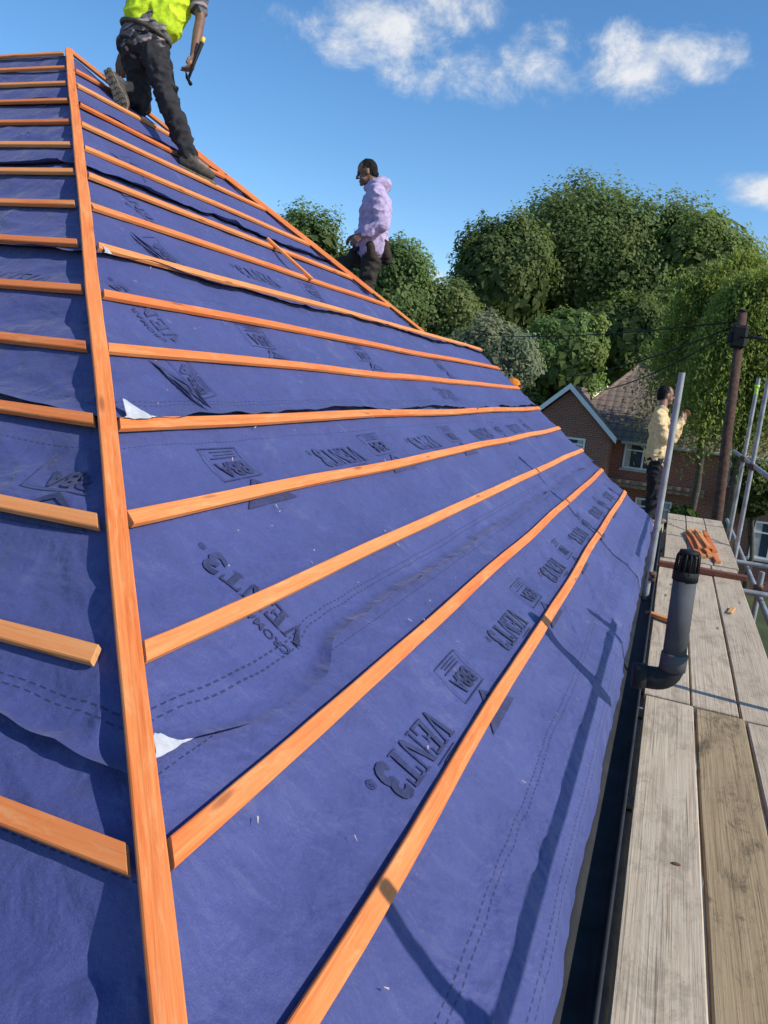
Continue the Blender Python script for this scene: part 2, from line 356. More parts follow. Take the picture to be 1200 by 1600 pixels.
UB_ += [rect(0, -.06, .24, -.0555), rect(0, .085, .24, .0895), rect(0, -.0555, .0045, .085), rect(.2355, -.0555, .24, .085)]
UB_ += [rect(.03, -.022, .19, -.017), rect(.03, -.035, .16, -.031), rect(.03, -.047, .175, -.043)]
UT_ = [[(-.05, .235), (.29, .235), (.24, .195), (.0, .195)], [(-.05, .235), (.0, .195), (.12, .115), (.12, .085)], [(.12, .085), (.12, .115), (.24, .195), (.29, .235)], [(.045, .188), (.195, .188), (.12, .136)]]
UT_ = [[(x-.03, (y-.085)*.8+.096) for x, y in p] for p in UT_]
def unit(kind): return {'v': UV_, 'w': UW_, 'b': UB_+UT_}[kind]
def sheet(face, k, a0, a1, units, label, flaps=()):
    P = PR if face == 0 else PL
    lo = (lambda a: HB+a+.0) if face == 0 else (lambda a: XL)
    hi = (lambda a: yfar(a)+.02) if face == 0 else (lambda a: -a)
    na = max(6, int((a1-a0)/.020)); L = max(1, hi(a0)-lo(a0)); nt_ = int(L/.030)
    bm = bmesh.new(); uvl = bm.loops.layers.uv.new('UVMap'); rows = []; uvd = {}
    def edge(t):
        e_ = .034*noise.noise(V((t*1.7, k*5.1, face*3.0)))+.011*noise.noise(V((t*9, k*5.1, face*3.0)))
        if k == 2 and face == 0: e_ = e_*.6-.055*sst(t, 1.15, 1.5)*(1-sst(t, 1.76, 1.95))
        return e_
    for i in range(na+1):
        a = a0+(a1-a0)*(i/na)**(1.6 if k > 1 else 1); r = []
        for j in range(nt_+1):
            q = j/nt_
            if face == 1: q = 1-(1-q)**1.6
            t = lo(a)+(hi(a)-lo(a))*q
            aa = a+max(0, 1-(a-a0)/.13)*edge(t)*(1 if k > 0 else .4)
            dro = -.05*(1-i/3) if face == 0 and k == 0 and i < 3 else 0
            v = bm.verts.new(P(aa, t, shgt(face, k, a, t, a0, a1)+dro)); r.append(v); uvd[v] = (t, (a-a0)/.8)
        rows.append(r)
    for i in range(na):
        for j in range(nt_):
            q = (rows[i][j], rows[i][j+1], rows[i+1][j+1], rows[i+1][j])
            f = bm.faces.new(q); f.smooth = True
            for lp in f.loops: lp[uvl].uv = uvd[lp.vert]
    e = 0
    for un in units:
        kind, ua, ut = un[:3]; fade = un[3] if len(un) > 3 else 1.0
        rot = kind.isupper(); sc = .80 if kind == 'V' else (.85 if kind == 'B' else 1)
        for p in unit(kind.lower()):
            e += 1; ps = []
            ok = True
            for x, y in p:
                x *= sc; y *= sc
                if rot:
                    sd_ = -.976*x+.22*y; yc_ = -.22*x-.976*y
                    a = ua-.8*sd_; t = ut+yc_
                else: a = ua-y*.8; t = ut-x
                if face == 0 and t < HB+.03+a: ok = False
                if face == 1 and t > -a-.03: ok = False
                if rot and a > a1-.01: ok = False
                a_ = min(max(a, a0+.002), a1)
                ps.append(P(a_, t, shgt(face, k, a_, t, a0, a1)+.0052+(e % 9)*.00012))
            if not ok: continue
            try:
                f = poly(bm, ps, 1)
                for lp in f.loops: lp[uvl].uv = (fade, 5)
            except ValueError: pass
    bmesh.ops.recalc_face_normals(bm, faces=bm.faces[:])
    o = obj('membrane_sheet', bm, [M['mem'], M['ink']])
    tag(o, label, 'roofing membrane', 'overlapping membrane sheets on the roof')
    for (t0, wd, l_, tip) in flaps:             # a torn corner of the lap edge folded back flat so its white underside shows
        b2 = bmesh.new(); g = []; ns = 12; nq = 6
        for i in range(ns+1):
            s = i/ns; rr = []
            prof_ = (s/tip if s < tip else (1-s)/(1-tip))
            prof_ *= 1+.2*noise.noise(V((s*5, t0*5, 2)))
            for j in range(nq+1):
                q = j/nq; aq = q*prof_*l_
                t = t0+wd*(s+(tip-s)*q*.25)
                h = shgt(face, k, a0, t, a0, a1)+.003+.010*math.sin(q*math.pi*.6)*prof_+.003*noise.noise(V((s*6, q*4, t0*7)))
                rr.append(b2.verts.new(P(a0+edge(t)+aq*.8+.004*noise.noise(V((s*5, q*3, t0*3))), t, h)))
            g.append(rr)
        for i in range(ns):
            for j in range(nq):
                f = b2.faces.new((g[i][j], g[i][j+1], g[i+1][j+1], g[i+1][j])); f.smooth = True
        bmesh.ops.remove_doubles(b2, verts=b2.verts, dist=.0003)
        obj('torn_flap', b2, M['memback'], o)['label'] = 'white underside of a folded torn corner'
    return o
def row(a, c0, t1, step=1.25, gap=.52, ka='w', kb='b'):
    r = []; t = c0
    while t < t1:
        r.append((ka, a, t+.2)); r.append((kb, a+.0, t+gap+.12)); t += step
    return r
sheet(0, 0, .018, .26, [], 'narrow blue membrane strip hanging over the black gutter at the eaves')
sheet(0, 1, .17, .92, row(.56, 1.93, 9), 'lowest wide blue membrane sheet of the long slope, beside the scaffold', [(1.20, .03, .06, .5)])
sheet(0, 2, .83, 1.65, [('V', .865, 1.88, 1), ('b', 1.40, 2.38, .9), ('w', 1.40, 3.35, .6), ('b', 1.40, 3.75, .65), ('w', 1.40, 4.6, .5), ('b', 1.40, 5.1, .55), ('w', 1.40, 6.0, .45), ('b', 1.40, 6.5, .45), ('w', 1.4, 7.3, .4), ('b', 1.4, 7.8, .4)], 'second wide blue membrane sheet up from the eaves on the long slope', [(1.125, .12, .045, .3)])
sheet(0, 3, 1.565, 2.40, [('B', 1.66, 2.55, .8), ('V', 1.92, 2.72, .5), ('b', 2.02, 3.55, .7), ('b', 2.02, 4.9, .45), ('w', 1.75, 6.1, .35), ('b', 2.02, 6.7, .4)], 'third wide blue membrane sheet up the long slope, with a white folded corner', [(1.87, .16, .085, .35)])
sheet(0, 4, 2.32, 3.11, [('B', 2.42, 3.35, .7), ('V', 2.7, 3.6, .5), ('w', 2.56, 4.5, .45), ('b', 2.56, 5.2, .5)], 'fourth wide blue membrane sheet up the long slope, below the walking worker', [(2.66, .08, .04, .4)])
sheet(0, 5, 3.03, 3.85, [('B', 3.2, 4.1, .5), ('w', 3.3, 5.0, .4)], 'fifth membrane sheet up the long slope, under the kneeling worker\'s lower boot')
sheet(0, 6, 3.77, AM-.01, [], 'topmost blue membrane sheet at the peak of the long slope')
sheet(1, 1, .05, .92, [], 'lowest blue membrane sheet on the left slope, heavily creased')
sheet(1, 2, .83, 1.65, [('b', 1.40, -1.40, .85), ('w', 1.42, -2.0, .8)], 'second blue membrane sheet up the left slope, with dark print beside the hip')
sheet(1, 3, 1.565, 2.40, [('w', 2.2, -2.35, .5), ('b', 1.95, -3.2, .5)], 'third blue membrane sheet up the left slope')
sheet(1, 4, 2.32, 3.11, [], 'fourth blue membrane sheet up the left slope')
sheet(1, 5, 3.03, 3.85, [], 'fifth blue membrane sheet up the left slope')
sheet(1, 6, 3.77, AM-.01, [], 'topmost blue membrane sheet on the left slope under the ridge')
bm = bmesh.new()
du = V((0, 0, .004))
poly(bm, [V(apex)+du, V((-WA, 9.5-WA, zw))+du, V((-WA-(yv-9.5+WA), yv, zw-.75*(yv-9.5+WA)))+du, V((XL, yv, zw-.75*(yv-9.5+WA)))+du, V((XL, HB+AM, zr))+du])
tag(obj('membrane_sheet', bm, [M['mem']]), 'blue membrane on the far slope behind the hip, under the worker in lilac', 'roofing membrane', 'overlapping membrane sheets on the roof')
# ---------------------------------------------------------------- battens
def batten(name, p0, p1, nrm, label, cat='batten', group=None, w_=.05, h=.025, mats=None, bow=.004, m0=0, m1=0):
    d = (p1-p0); L = d.length; d.normalize(); s = nrm.cross(d).normalized(); nn = d.cross(s)
    c = .003; cs = [(-w_/2+c, 0), (w_/2-c, 0), (w_/2, c), (w_/2, h-c), (w_/2-c, h), (-w_/2+c, h), (-w_/2, h-c), (-w_/2, c)]
    ns = max(2, int(L/.12)); bm = bmesh.new(); rings = []; sd = random.random()*99
    for i in range(ns+1):
        x = L*i/ns; by = bow*noise.noise(V((x*.7, sd, 0)))*2; bz = bow*.5*noise.noise(V((x*.9, sd, 5)))
        wv = 1+.05*noise.noise(V((x*4, sd, 9)))
        mt = m0 if i == 0 else (m1 if i == ns else 0)
        rings.append([bm.verts.new((x+mt*y, y*wv+by+.0006*noise.noise(V((x*20, sd, y*99))), z+bz)) for y, z in cs])
    for a, b in zip(rings[:-1], rings[1:]):
        for k in range(8): bm.faces.new((a[k], a[(k+1) % 8], b[(k+1) % 8], b[k]))
    f = bm.faces.new(rings[0][::-1]); f.material_index = 1; f = bm.faces.new(rings[-1]); f.material_index = 1
    bmesh.ops.recalc_face_normals(bm, faces=bm.faces[:])
    o = obj(name, bm, mats or [M['bat'], M['batend']])
    o.matrix_world = Matrix(((d.x, s.x, nn.x, p0.x), (d.y, s.y, nn.y, p0.y), (d.z, s.z, nn.z, p0.z), (0, 0, 0, 1)))
    return tag(o, label, cat, group)
ORD = ['lowest', 'second', 'third', 'fourth', 'fifth', 'sixth', 'seventh', 'eighth', 'ninth', 'tenth', 'eleventh', 'twelfth', 'thirteenth', 'fourteenth', 'fifteenth', 'topmost']
BH = .014
for i in range(16):
    a = .433+.276*i
    if a < AM-.12:
        y0 = HB+a+random.uniform(.030, .036)
        y1 = (YV+random.uniform(-.12, .06) if a < WA else 9.5-a-.03)
        if i == 7: y1 = YV+.1
        batten('roof_batten', PR(a+random.uniform(-.006, .006), y0 if i else .62, BH), PR(a+random.uniform(-.012, .012), y1, BH), NR,
               ('lowest orange batten on the long slope, nearest the gutter' if i == 0 else '%s orange batten up from the eaves on the long slope right of the hip' % ORD[i]) if a < 4.2 else 'topmost short orange batten of the long slope, at the peak', group='battens on the long slope', h=.020, w_=.046, bow=.009, m0=.8 if i % 5 != 3 else .3)
    x1 = -a-random.uniform(.030, .036)
    m1 = -.8
    if i == 2: x1 -= .035; m1 = -.25
    if a < AM:
        batten('roof_batten', PL(a+random.uniform(-.006, .006), XL, BH+.003), PL(a+random.uniform(-.004, .004), x1, BH+.003), NL,
           '%s orange batten up the left slope, ending at the hip' % ORD[i] if i < 15 else 'topmost orange batten of the left slope along the ridge', group='battens on the left slope', h=.020, w_=.044, bow=.007, m1=m1)
def HP(a, h=.02): return V((-a, HB+a, -1.4+.75*a)) + NH*h
batten('hip_batten', HP(.1), HP(4.64), NH, 'long orange batten running down the near hip from the peak to the foreground', w_=.050, h=.024, bow=.008)
sv = V((-1, -1, 0)).normalized()*.034
batten('timber_offcut', HP(.12, .006)+sv, HP(.50, .006)+sv, NH, 'thin split orange offcut tucked against the left side of the near hip batten', 'offcut', w_=.012, h=.024)
NF = V((.6, .6, 1.6)).normalized()
def FP(a, h=.02): return V((-a, 9.5-a, -1.4+.75*a)) + NF*h
batten('hip_batten', FP(4.62), FP(WA-.02), NF, 'orange batten along the crest of the far hip, outer one of two', group='battens on the far hip')
batten('hip_batten', FP(3.9, .018)+V((0, -.13, 0)), FP(2.75, .022)+V((0, -.10, 0)), NF, 'orange batten lying just inside the far hip, inner one of two', group='battens on the far hip')
p = PR(2.62, 5.15, .038); q = PR(2.95, 5.05, .038)
batten('timber_offcut', p, q, NR, 'short orange offcut lying across two battens near the far hip', 'offcut', w_=.035, h=.02)
# splinters
bm = bmesh.new()
for i in range(200):
    a = random.uniform(.2, 3); t = random.uniform(.5+a, min(7, yfar(a)-.1)); l = random.uniform(.004, .026); an = random.uniform(0, 6.3); h = .018
    d = V((math.cos(an), math.sin(an), 0)); w_ = random.uniform(.0008, .0022)
    bp = PR(a, t, h); d3 = V((-.8*d.x, d.y, .6*d.x)); s3 = NR.cross(d3)
    poly(bm, [bp-d3*l/2-s3*w_, bp+d3*l/2-s3*w_*.3, bp+d3*l/2+s3*w_*.3, bp-d3*l/2+s3*w_])
tag(obj('wood_splinters', bm, simple('pale_splinters', (.55, .44, .32), .8, 0, .3, 50, 0)), 'pale splinters and chips scattered over the blue membrane', 'splinters', kind='stuff')
# ---------------------------------------------------------------- scaffold
PZ = -1.5
def board(x0, x1, y0, y1, label, m='board', z=PZ, th=.038, group='weathered scaffold boards', cat='scaffold board', tilt=0):
    bm = bmesh.new(); box(bm, x0, x1, y0, y1, z-th, z, .005)
    ge = [e for e in bm.edges if abs((e.verts[0].co-e.verts[1].co).y) > .5 or (abs((e.verts[0].co-e.verts[1].co).x) > .5)]
    bmesh.ops.subdivide_edges(bm, edges=ge, cuts=14, use_grid_fill=True)
    for v in bm.verts:
        v.co.z += .006*noise.noise(V((v.co.x*2, v.co.y*.9, x0*30)))+(v.co.y-y0)*tilt
        v.co.x += .004*noise.noise(V((v.co.y*1.1, x0*20, 4)))+.0015*noise.noise(V((v.co.y*7, v.co.x*30, 4)))
    return tag(obj('scaffold_board' if cat == 'scaffold board' else 'timber_bearer', bm, M[m]), label, cat, group)
X0 = .080
board(X0, X0+.234, -.6, 4.05, 'pale grey scaffold board in the near foreground, first from the gutter')
board(X0+.246, X0+.473, -.5, 4.04, 'brown mould-stained scaffold board in the near foreground', 'boardb', z=PZ-.006)
board(X0+.484, X0+.709, -.7, 4.0, 'grey scaffold board on the outer edge in the near foreground')
board(X0-.01, X0+.218, 4.08, 7.9, 'scaffold board beyond the vent pipe, first from the gutter')
board(X0+.228, X0+.453, 4.07, 7.95, 'pale middle scaffold board beyond the first joint', z=PZ-.004)
board(X0+.464, X0+.688, 4.03, 7.92, 'scaffold board on the outer edge beyond the first joint')
for j in range(3): board(X0+.025+.232*j, X0+.247+.232*j, 7.98, 11.2, ['far scaffold board under the timber pile, on the gutter side', 'far scaffold board under the timber pile, middle', 'far scaffold board under the timber pile, on the outer side'][j])
for j in range(3): board(-5.2, X0-.01, 9.62+.232*j, 9.845+.232*j, ['scaffold board crossing behind the gable end, nearest the roof', 'scaffold board crossing behind the gable end, middle', 'scaffold board crossing behind the gable end, outermost'][j])
board(X0-.02, .82, 7.42, 7.50, 'dark red-brown timber laid across the scaffold boards', 'redwood', z=PZ+.05, th=.048, cat='timber', group=None)
def coupler(p, par):
    bm = bmesh.new()
    for dzz in (-.02, .02):
        tube(bm, [p+V((0, 0, dzz-.016)), p+V((0, 0, dzz+.016))], .033, 10)
    box(bm, p.x-.045, p.x+.03, p.y-.02, p.y+.04, p.z-.03, p.z+.03, .006)
    tube(bm, [p+V((.02, -.045, .0)), p+V((.02, .06, .0))], .009, 8)
    obj('coupler', bm, M['rust'], par)
def pole(p0, p1, label, m='galv', couplers=(), cat='scaffold tube', group='scaffold tubes', r=.0242):
    p0 = V(p0); p1 = V(p1)
    t = thing('scaffold_tube', label, cat, p0, group)
    bm = bmesh.new(); tube(bm, [p0, p0.lerp(p1, .5), p1], r, 14, False)
    d = (p1-p0).normalized(); tube(bm, [p1, p1-d*.15], [r*.86, r*.86], 14, True)
    obj('tube', bm, M[m], t)
    for c in couplers: coupler(V(c), t)
    return t
pole((.025, 6.04, GZ), (-.01, 6.04, .22), 'tall galvanised scaffold upright rising beside the roof edge, in front of the man in beige', couplers=[(.02, 6.04, -1.3)])
pole((.86, 9.3, GZ), (.86, 9.3, .37), 'galvanised scaffold upright at the right edge, nearer of the pair by the brown pole', couplers=[(.86, 9.3, -.6)])
pole((.87, 10.6, GZ), (.87, 10.6, .4), 'galvanised scaffold upright at the right edge, farther of the pair by the brown pole', couplers=[(.87, 10.6, -.6)])
bm = bmesh.new(); tube(bm, [(.87, 10.6, .28), (.87, 10.6, .32)], .030, 12); box(bm, .85, .885, 10.56, 10.60, .20, .28, .01)
tag(obj('marker_tape', bm, M['tape']), 'yellow-green tape wrapped round the top of the farther scaffold upright', 'tape')
pole((.84, 1.23, GZ), (.84, 1.23, -.16), 'scaffold upright on the outer edge beside the photographer', couplers=[(.84, 1.23, -.55)])
pole((.84, 4.22, GZ), (.84, 4.22, -.40), 'scaffold upright on the outer edge level with the first board joint', couplers=[(.84, 4.22, -.55), (.84, 4.22, -.45)])
pole((.895, 6.6, -.58), (.895, 12.8, -.62), 'galvanised guard rail running away at the right edge of the picture')
pole((.895, .2, -.55), (.895, 4.42, -.545), 'galvanised guard rail beside the near boards')
pole((.95, 7.6, GZ), (.95, 7.6, -1.42), 'short scaffold upright ending level with the boards at the right edge', couplers=[(.95, 7.6, -1.58)])
for i, y in enumerate((1.2, 3.0, 3.95, 4.3, 7.3, 8.7)):
    pole((.025 if i % 2 else .035, y, -1.565), (1.45, y+.02, -1.565), ['first', 'second', 'third', 'fourth', 'fifth', 'sixth'][i]+' scaffold cross tube under the boards, counted from the camera', couplers=[(.06, y, -1.62)], group='scaffold cross tubes')
pole((.066, -.5, -1.61), (.066, 11, -1.61), 'scaffold ledger under the boards beside the gutter')
pole((.955, 5, -1.64), (.955, 12.5, -1.64), 'scaffold ledger under the outer edge of the boards')
pole((.045, 2.35, GZ), (.045, 2.35, -1.68), 'green painted scaffold upright below the gutter in the gap beside the boards', 'greenp', couplers=[(.045, 2.35, -1.9)])
pole((-2.6, 10.55, GZ), (-2.6, 10.55, -.9), 'scaffold upright behind the gable end')
for i, (x, y0, y1, z, yw) in enumerate(((.42, 8.35, 9.6, 0, .03), (.48, 8.2, 9.75, 0, .0), (.545, 8.25, 9.65, 0, -.02), (.61, 8.05, 9.55, 0, .02), (.45, 8.5, 9.7, .027, .05), (.53, 8.3, 9.6, .027, -.05), (.59, 8.45, 9.75, .027, .06), (.53, 8.5, 9.55, .054, .02))):
    batten('timber_offcut', V((x, y0, PZ+.006+z)), V((x-.12+yw, y1, PZ+.006+z)), V((0, 0, 1)), ['leftmost', 'second', 'third', 'rightmost', 'upper left', 'upper middle', 'upper right', 'topmost'][i]+' orange batten in the small pile on the far scaffold boards', 'batten', 'pile of battens on the scaffold')
batten('timber_offcut', V((.03, 5.62, PZ+.01)), V((.22, 5.5, PZ+.01)), V((0, 0, 1)), 'short orange offcut lying on the board behind the vent pipe', 'offcut')
batten('timber_offcut', V((.60, 6.1, PZ+.006)), V((.64, 6.3, PZ+.006)), V((0, 0, 1)), 'tiny pale offcut lying on the outer scaffold board', 'offcut', w_=.035, h=.012, mats=[M['batend'], M['batend']])
bm = bmesh.new(); bmesh.ops.create_icosphere(bm, subdivisions=2, radius=.012, matrix=Matrix.Translation((.235, 2.55, PZ+.003)) @ Matrix.Diagonal((1.3, .7, .3, 1)))
tag(obj('dead_leaf', bm, M['redwood']), 'small brown leaf lying on the near grey scaffold board', 'leaf')
# ---------------------------------------------------------------- vent pipe
vp = thing('vent_pipe', 'dark grey soil vent pipe with slotted cap and elbow beside the gutter', 'pipe', (.155, 3.4, -1.2))
bx, by = .155, 3.4
top = V((bx-.012, by+.02, -.70)); bot = V((bx, by, -1.09))
bm = bmesh.new()
tube(bm, [bot, top], .048, 28, True); obj('pipe', bm, M['pipe'], vp)
bm = bmesh.new(); tube(bm, [bot+V((0, 0, -.03)), bot+V((0, 0, .04)), bot+V((0, 0, .045))], [.055, .055, .05], 28); obj('socket', bm, M['pipe'], vp)
bm = bmesh.new(); pts = []
for i in range(9):
    t = math.pi/2*i/8; pts.append((bx-.065+.065*math.cos(t), by, -1.11-.065*math.sin(t)))
pts.append((.0, by-.01, -1.178)); tube(bm, pts, .049, 24)
tube(bm, [(.055, by-.003, -1.176), (.0, by-.01, -1.178)], .056, 24)
obj('elbow', bm, M['gut'], vp)
cg = bmesh.new(); ct = top
tube(cg, [ct+V((0, 0, -.03)), ct+V((0, 0, .012))], .0525, 28)
for i in range(14):
    t = 2*math.pi*i/14; d = V((math.cos(t), math.sin(t), 0))
    tube(cg, [ct+d*.048, ct+d*.044+V((0, 0, .075)), ct+d*.032+V((0, 0, .092))], .0055, 6)
tube(cg, [ct+V((0, 0, .085)), ct+V((0, 0, .098)), ct+V((0, 0, .102))], [.042, .039, .02], 24)
tube(cg, [ct+V((0, 0, .0)), ct+V((0, 0, .088))], .026, 16)
obj('slotted_cap', cg, M['black'], vp)
# ---------------------------------------------------------------- utility pole and wires
up = thing('utility_pole', 'brown wooden utility pole with black box at its top, right of the man in beige', 'pole', (1.12, 14, GZ))
ptop = V((.735, 14, 1.55))
bm = bmesh.new(); tube(bm, [(1.12, 14, GZ), (.92, 14, -2), ptop], [.11, .09, .07], 18); obj('pole', bm, M['polewood'], up)
bm = bmesh.new(); box(bm, ptop.x-.11, ptop.x+.13, 13.87, 14.05, .97, 1.34, .04); box(bm, ptop.x-.16, ptop.x-.10, 13.88, 14.02, 1.05, 1.22, .01); obj('junction_box', bm, M['black'], up)
bm = bmesh.new(); tube(bm, [ptop+V((0, 0, 0)), ptop+V((0, 0, .04))], [.078, .065], 16); obj('pole_cap', bm, M['black'], up)
for i, (e, sag) in enumerate(((U(650, 500, 40), 1.0), (U(820, 585, 30), .8), (U(905, 612, 27), .6), (V((9, 20, 1.2)), .3), (V((6, 6, 0.9)), .3))):
    bm = bmesh.new(); s = ptop+V((-.05, 0, -.15-.06*i)); pts = []
    for k in range(13):
        t = k/12; pts.append(s.lerp(e, t)-V((0, 0, sag*4*t*(1-t)*.5)))
    tube(bm, pts, .014, 6)
    tag(obj('overhead_wire', bm, M['black']), ['uppermost thin wire crossing in front of the big trees to the left', 'middle thin wire running left from the brown pole', 'thin wire sloping down to the gabled brick house', 'thin wire leaving the brown pole to the right and away', 'thin wire leaving the brown pole to the right and towards the scaffold'][i], 'wire', 'overhead wires at the brown pole')
# ---------------------------------------------------------------- brick house behind
bh = thing('brick_house', 'red brick house with white gable boards and brown tiled roof below the trees', 'house', (2, 32, GZ))
hx0, hx1, hy0, hy1, ez = -3.9, 8.5, 29.2, 36.6, -1.42
gx, gw, gy = -3.55, 1.56, 27.6
bm = bmesh.new(); box(bm, hx0, hx1, hy0, hy1, GZ, ez)
box(bm, gx-gw, gx+gw, gy, hy0-.003, GZ, ez)
poly(bm, [(gx-gw, gy, ez), (gx+gw, gy, ez), (gx, gy, ez+1.46)])
obj('wall', bm, M['brick'], bh)
bm = bmesh.new(); ym = (hy0+hy1)/2; rz = ez+2.7
o_ = .3
poly(bm, [(hx0-o_, hy0-o_, ez-.1), (hx1+o_, hy0-o_, ez-.1), (hx1-2.6, ym, rz), (hx0+2.2, ym, rz)])
poly(bm, [(hx1+o_, hy1+o_, ez-.1), (hx0-o_, hy1+o_, ez-.1), (hx0+2.2, ym, rz), (hx1-2.6, ym, rz)])
poly(bm, [(hx0-o_, hy1+o_, ez-.1), (hx0-o_, hy0-o_, ez-.1), (hx0+2.2, ym, rz)])
poly(bm, [(hx1+o_, hy0-o_, ez-.1), (hx1+o_, hy1+o_, ez-.1), (hx1-2.6, ym, rz)])
for s in (-1, 1):
    poly(bm, [(gx+s*(gw+.2), gy-.22, ez-.10), (gx+s*(gw+.2), hy0+1.8, ez-.10), (gx, hy0+3.0, ez+1.56), (gx, gy-.22, ez+1.56)])
tube(bm, [(hx0+2.2, ym, rz), (hx1-2.6, ym, rz)], .09, 8); tube(bm, [(gx, gy-.22, ez+1.56), (gx, hy0+3, ez+1.56)], .08, 8); tube(bm, [(hx0-o_, hy0-o_, ez-.1), (hx0+2.2, ym, rz)], .08, 8)
ro = obj('roof', bm, M['tiles'], bh)
for s in (-1, 1):
    bm = bmesh.new(); b0 = V((gx+s*(gw+.22), gy-.24, ez-.16)); b1 = V((gx, gy-.24, ez+1.52)); up_ = V((0, 0, .2)); th = V((0, -.04, 0))
    vs = [b0, b1, b1+up_, b0+up_]; f0 = [bm.verts.new(v) for v in vs]; f1 = [bm.verts.new(v+th) for v in vs]
    bm.faces.new(f0); bm.faces.new(f1[::-1])
    for i in range(4): bm.faces.new((f0[i], f1[i], f1[(i+1) % 4], f0[(i+1) % 4]))
    bmesh.ops.recalc_face_normals(bm, faces=bm.faces[:]); obj('bargeboard', bm, M['white'], ro)
bm = bmesh.new(); box(bm, gx+gw+.3, hx1+.3, hy0-.42, hy0-.30, ez-.2, ez-.1, .02); obj('gutter', bm, M['dullwhite'], bh)
def window(par, x0, x1, z0, z1, y, cols, m='white'):
    bm = bmesh.new(); f = .065
    box(bm, x0, x1, y-.06, y+.02, z0, z0+f); box(bm, x0, x1, y-.06, y+.02, z1-f, z1)
    for i in range(cols+1):
        x = x0+(x1-x0-f)*i/cols; box(bm, x, x+f, y-.062, y+.018, z0+f, z1-f)
    box(bm, x0+f, x1-f, y-.055, y+.01, z0+(z1-z0)*.68, z0+(z1-z0)*.68+.05)
    wd = obj('window', bm, M[m], par)
    bm = bmesh.new(); poly(bm, [(x0, y-.02, z0), (x1, y-.02, z0), (x1, y-.02, z1), (x0, y-.02, z1)]); obj('pane', bm, M['glass'], wd)
    bm = bmesh.new(); box(bm, x0-.08, x1+.08, y-.12, y-.001, z0-.08, z0-.003); obj('sill', bm, M['dullwhite'], wd)
    for s in (0, 1):
        bm = bmesh.new()
        bx0 = x0+f if s == 0 else x1-f-.14*(x1-x0)
        poly(bm, [(bx0, y-.024, z0+f), (bx0+.14*(x1-x0), y-.024, z0+f), (bx0+.12*(x1-x0), y-.024, z1-f), (bx0, y-.024, z1-f)])
        obj('curtain', bm, M['dullwhite'], wd)
window(bh, -1.55, -.2, -2.5, -1.55, hy0, 2)
window(bh, 1.9, 3.3, -2.6, -1.65, hy0, 3)
window(bh, -.9, .35, -4.5, -3.5, hy0, 2)
window(bh, 3.1, 4.9, -5.0, -3.7, hy0, 3)
window(bh, gx-.7, gx+.75, -2.3, -1.55, gy, 2)
bm = bmesh.new(); box(bm, gx+gw+.02, 1.3, hy0-.9, hy0-.002, -3.1, -2.95); box(bm, gx+gw+.02, 1.3, hy0-.92, hy0-.86, -2.95, -2.85); obj('porch_roof', bm, M['tiles'], bh)
# ---------------------------------------------------------------- trees
def quads(name, pos, nrm, size, col, parent, asp=.6, along=None):
    nn = len(pos); nrm = nrm/np.linalg.norm(nrm, axis=1, keepdims=True)
    if along is None: r = rng.normal(size=(nn, 3))
    else: r = along
    t = r-nrm*np.sum(r*nrm, axis=1, keepdims=True); t /= np.linalg.norm(t, axis=1, keepdims=True)+1e-9
    b = np.cross(nrm, t); s = size[:, None]
    vs = np.stack([pos-t*s, pos+b*s*asp-t*s*.1+nrm*s*.15, pos+t*s, pos-b*s*asp-t*s*.1+nrm*s*.15], axis=1).reshape(-1, 3)
    me = bpy.data.meshes.new(name); me.vertices.add(nn*4); me.vertices.foreach_set('co', vs.astype(np.float32).ravel())
    me.loops.add(nn*4); me.loops.foreach_set('vertex_index', np.arange(nn*4, dtype=np.int32))
    me.polygons.add(nn); me.polygons.foreach_set('loop_start', np.arange(0, nn*4, 4, dtype=np.int32)); me.update(calc_edges=True)
    ca = me.attributes.new('Col', 'FLOAT_COLOR', 'POINT')
    c4 = np.concatenate([np.repeat(col, 4, axis=0), np.ones((nn*4, 1))], axis=1).astype(np.float32); ca.data.foreach_set('color', c4.ravel())
    return link(name, me, M['leaf'], parent)
def trunk(par, c, RX, RZ, lobes, r0):
    bm = bmesh.new(); b0 = V((c.x+random.uniform(-.3, .3), c.y, GZ))
    pts = [b0, b0.lerp(c, .4)+V((.15, 0, 0)), b0.lerp(c, .8), c+V((0, 0, RZ*.4))]
    tube(bm, pts, [r0, r0*.75, r0*.5, r0*.15], 10)
    for l in lobes[:9]:
        e = V(l); s = b0.lerp(c, random.uniform(.45, .95)); tube(bm, [s, s.lerp(e, .5)+V((0, 0, .3)), e], [r0*.35, r0*.22, r0*.06], 6)
    obj('trunk', bm, M['bark'], par)
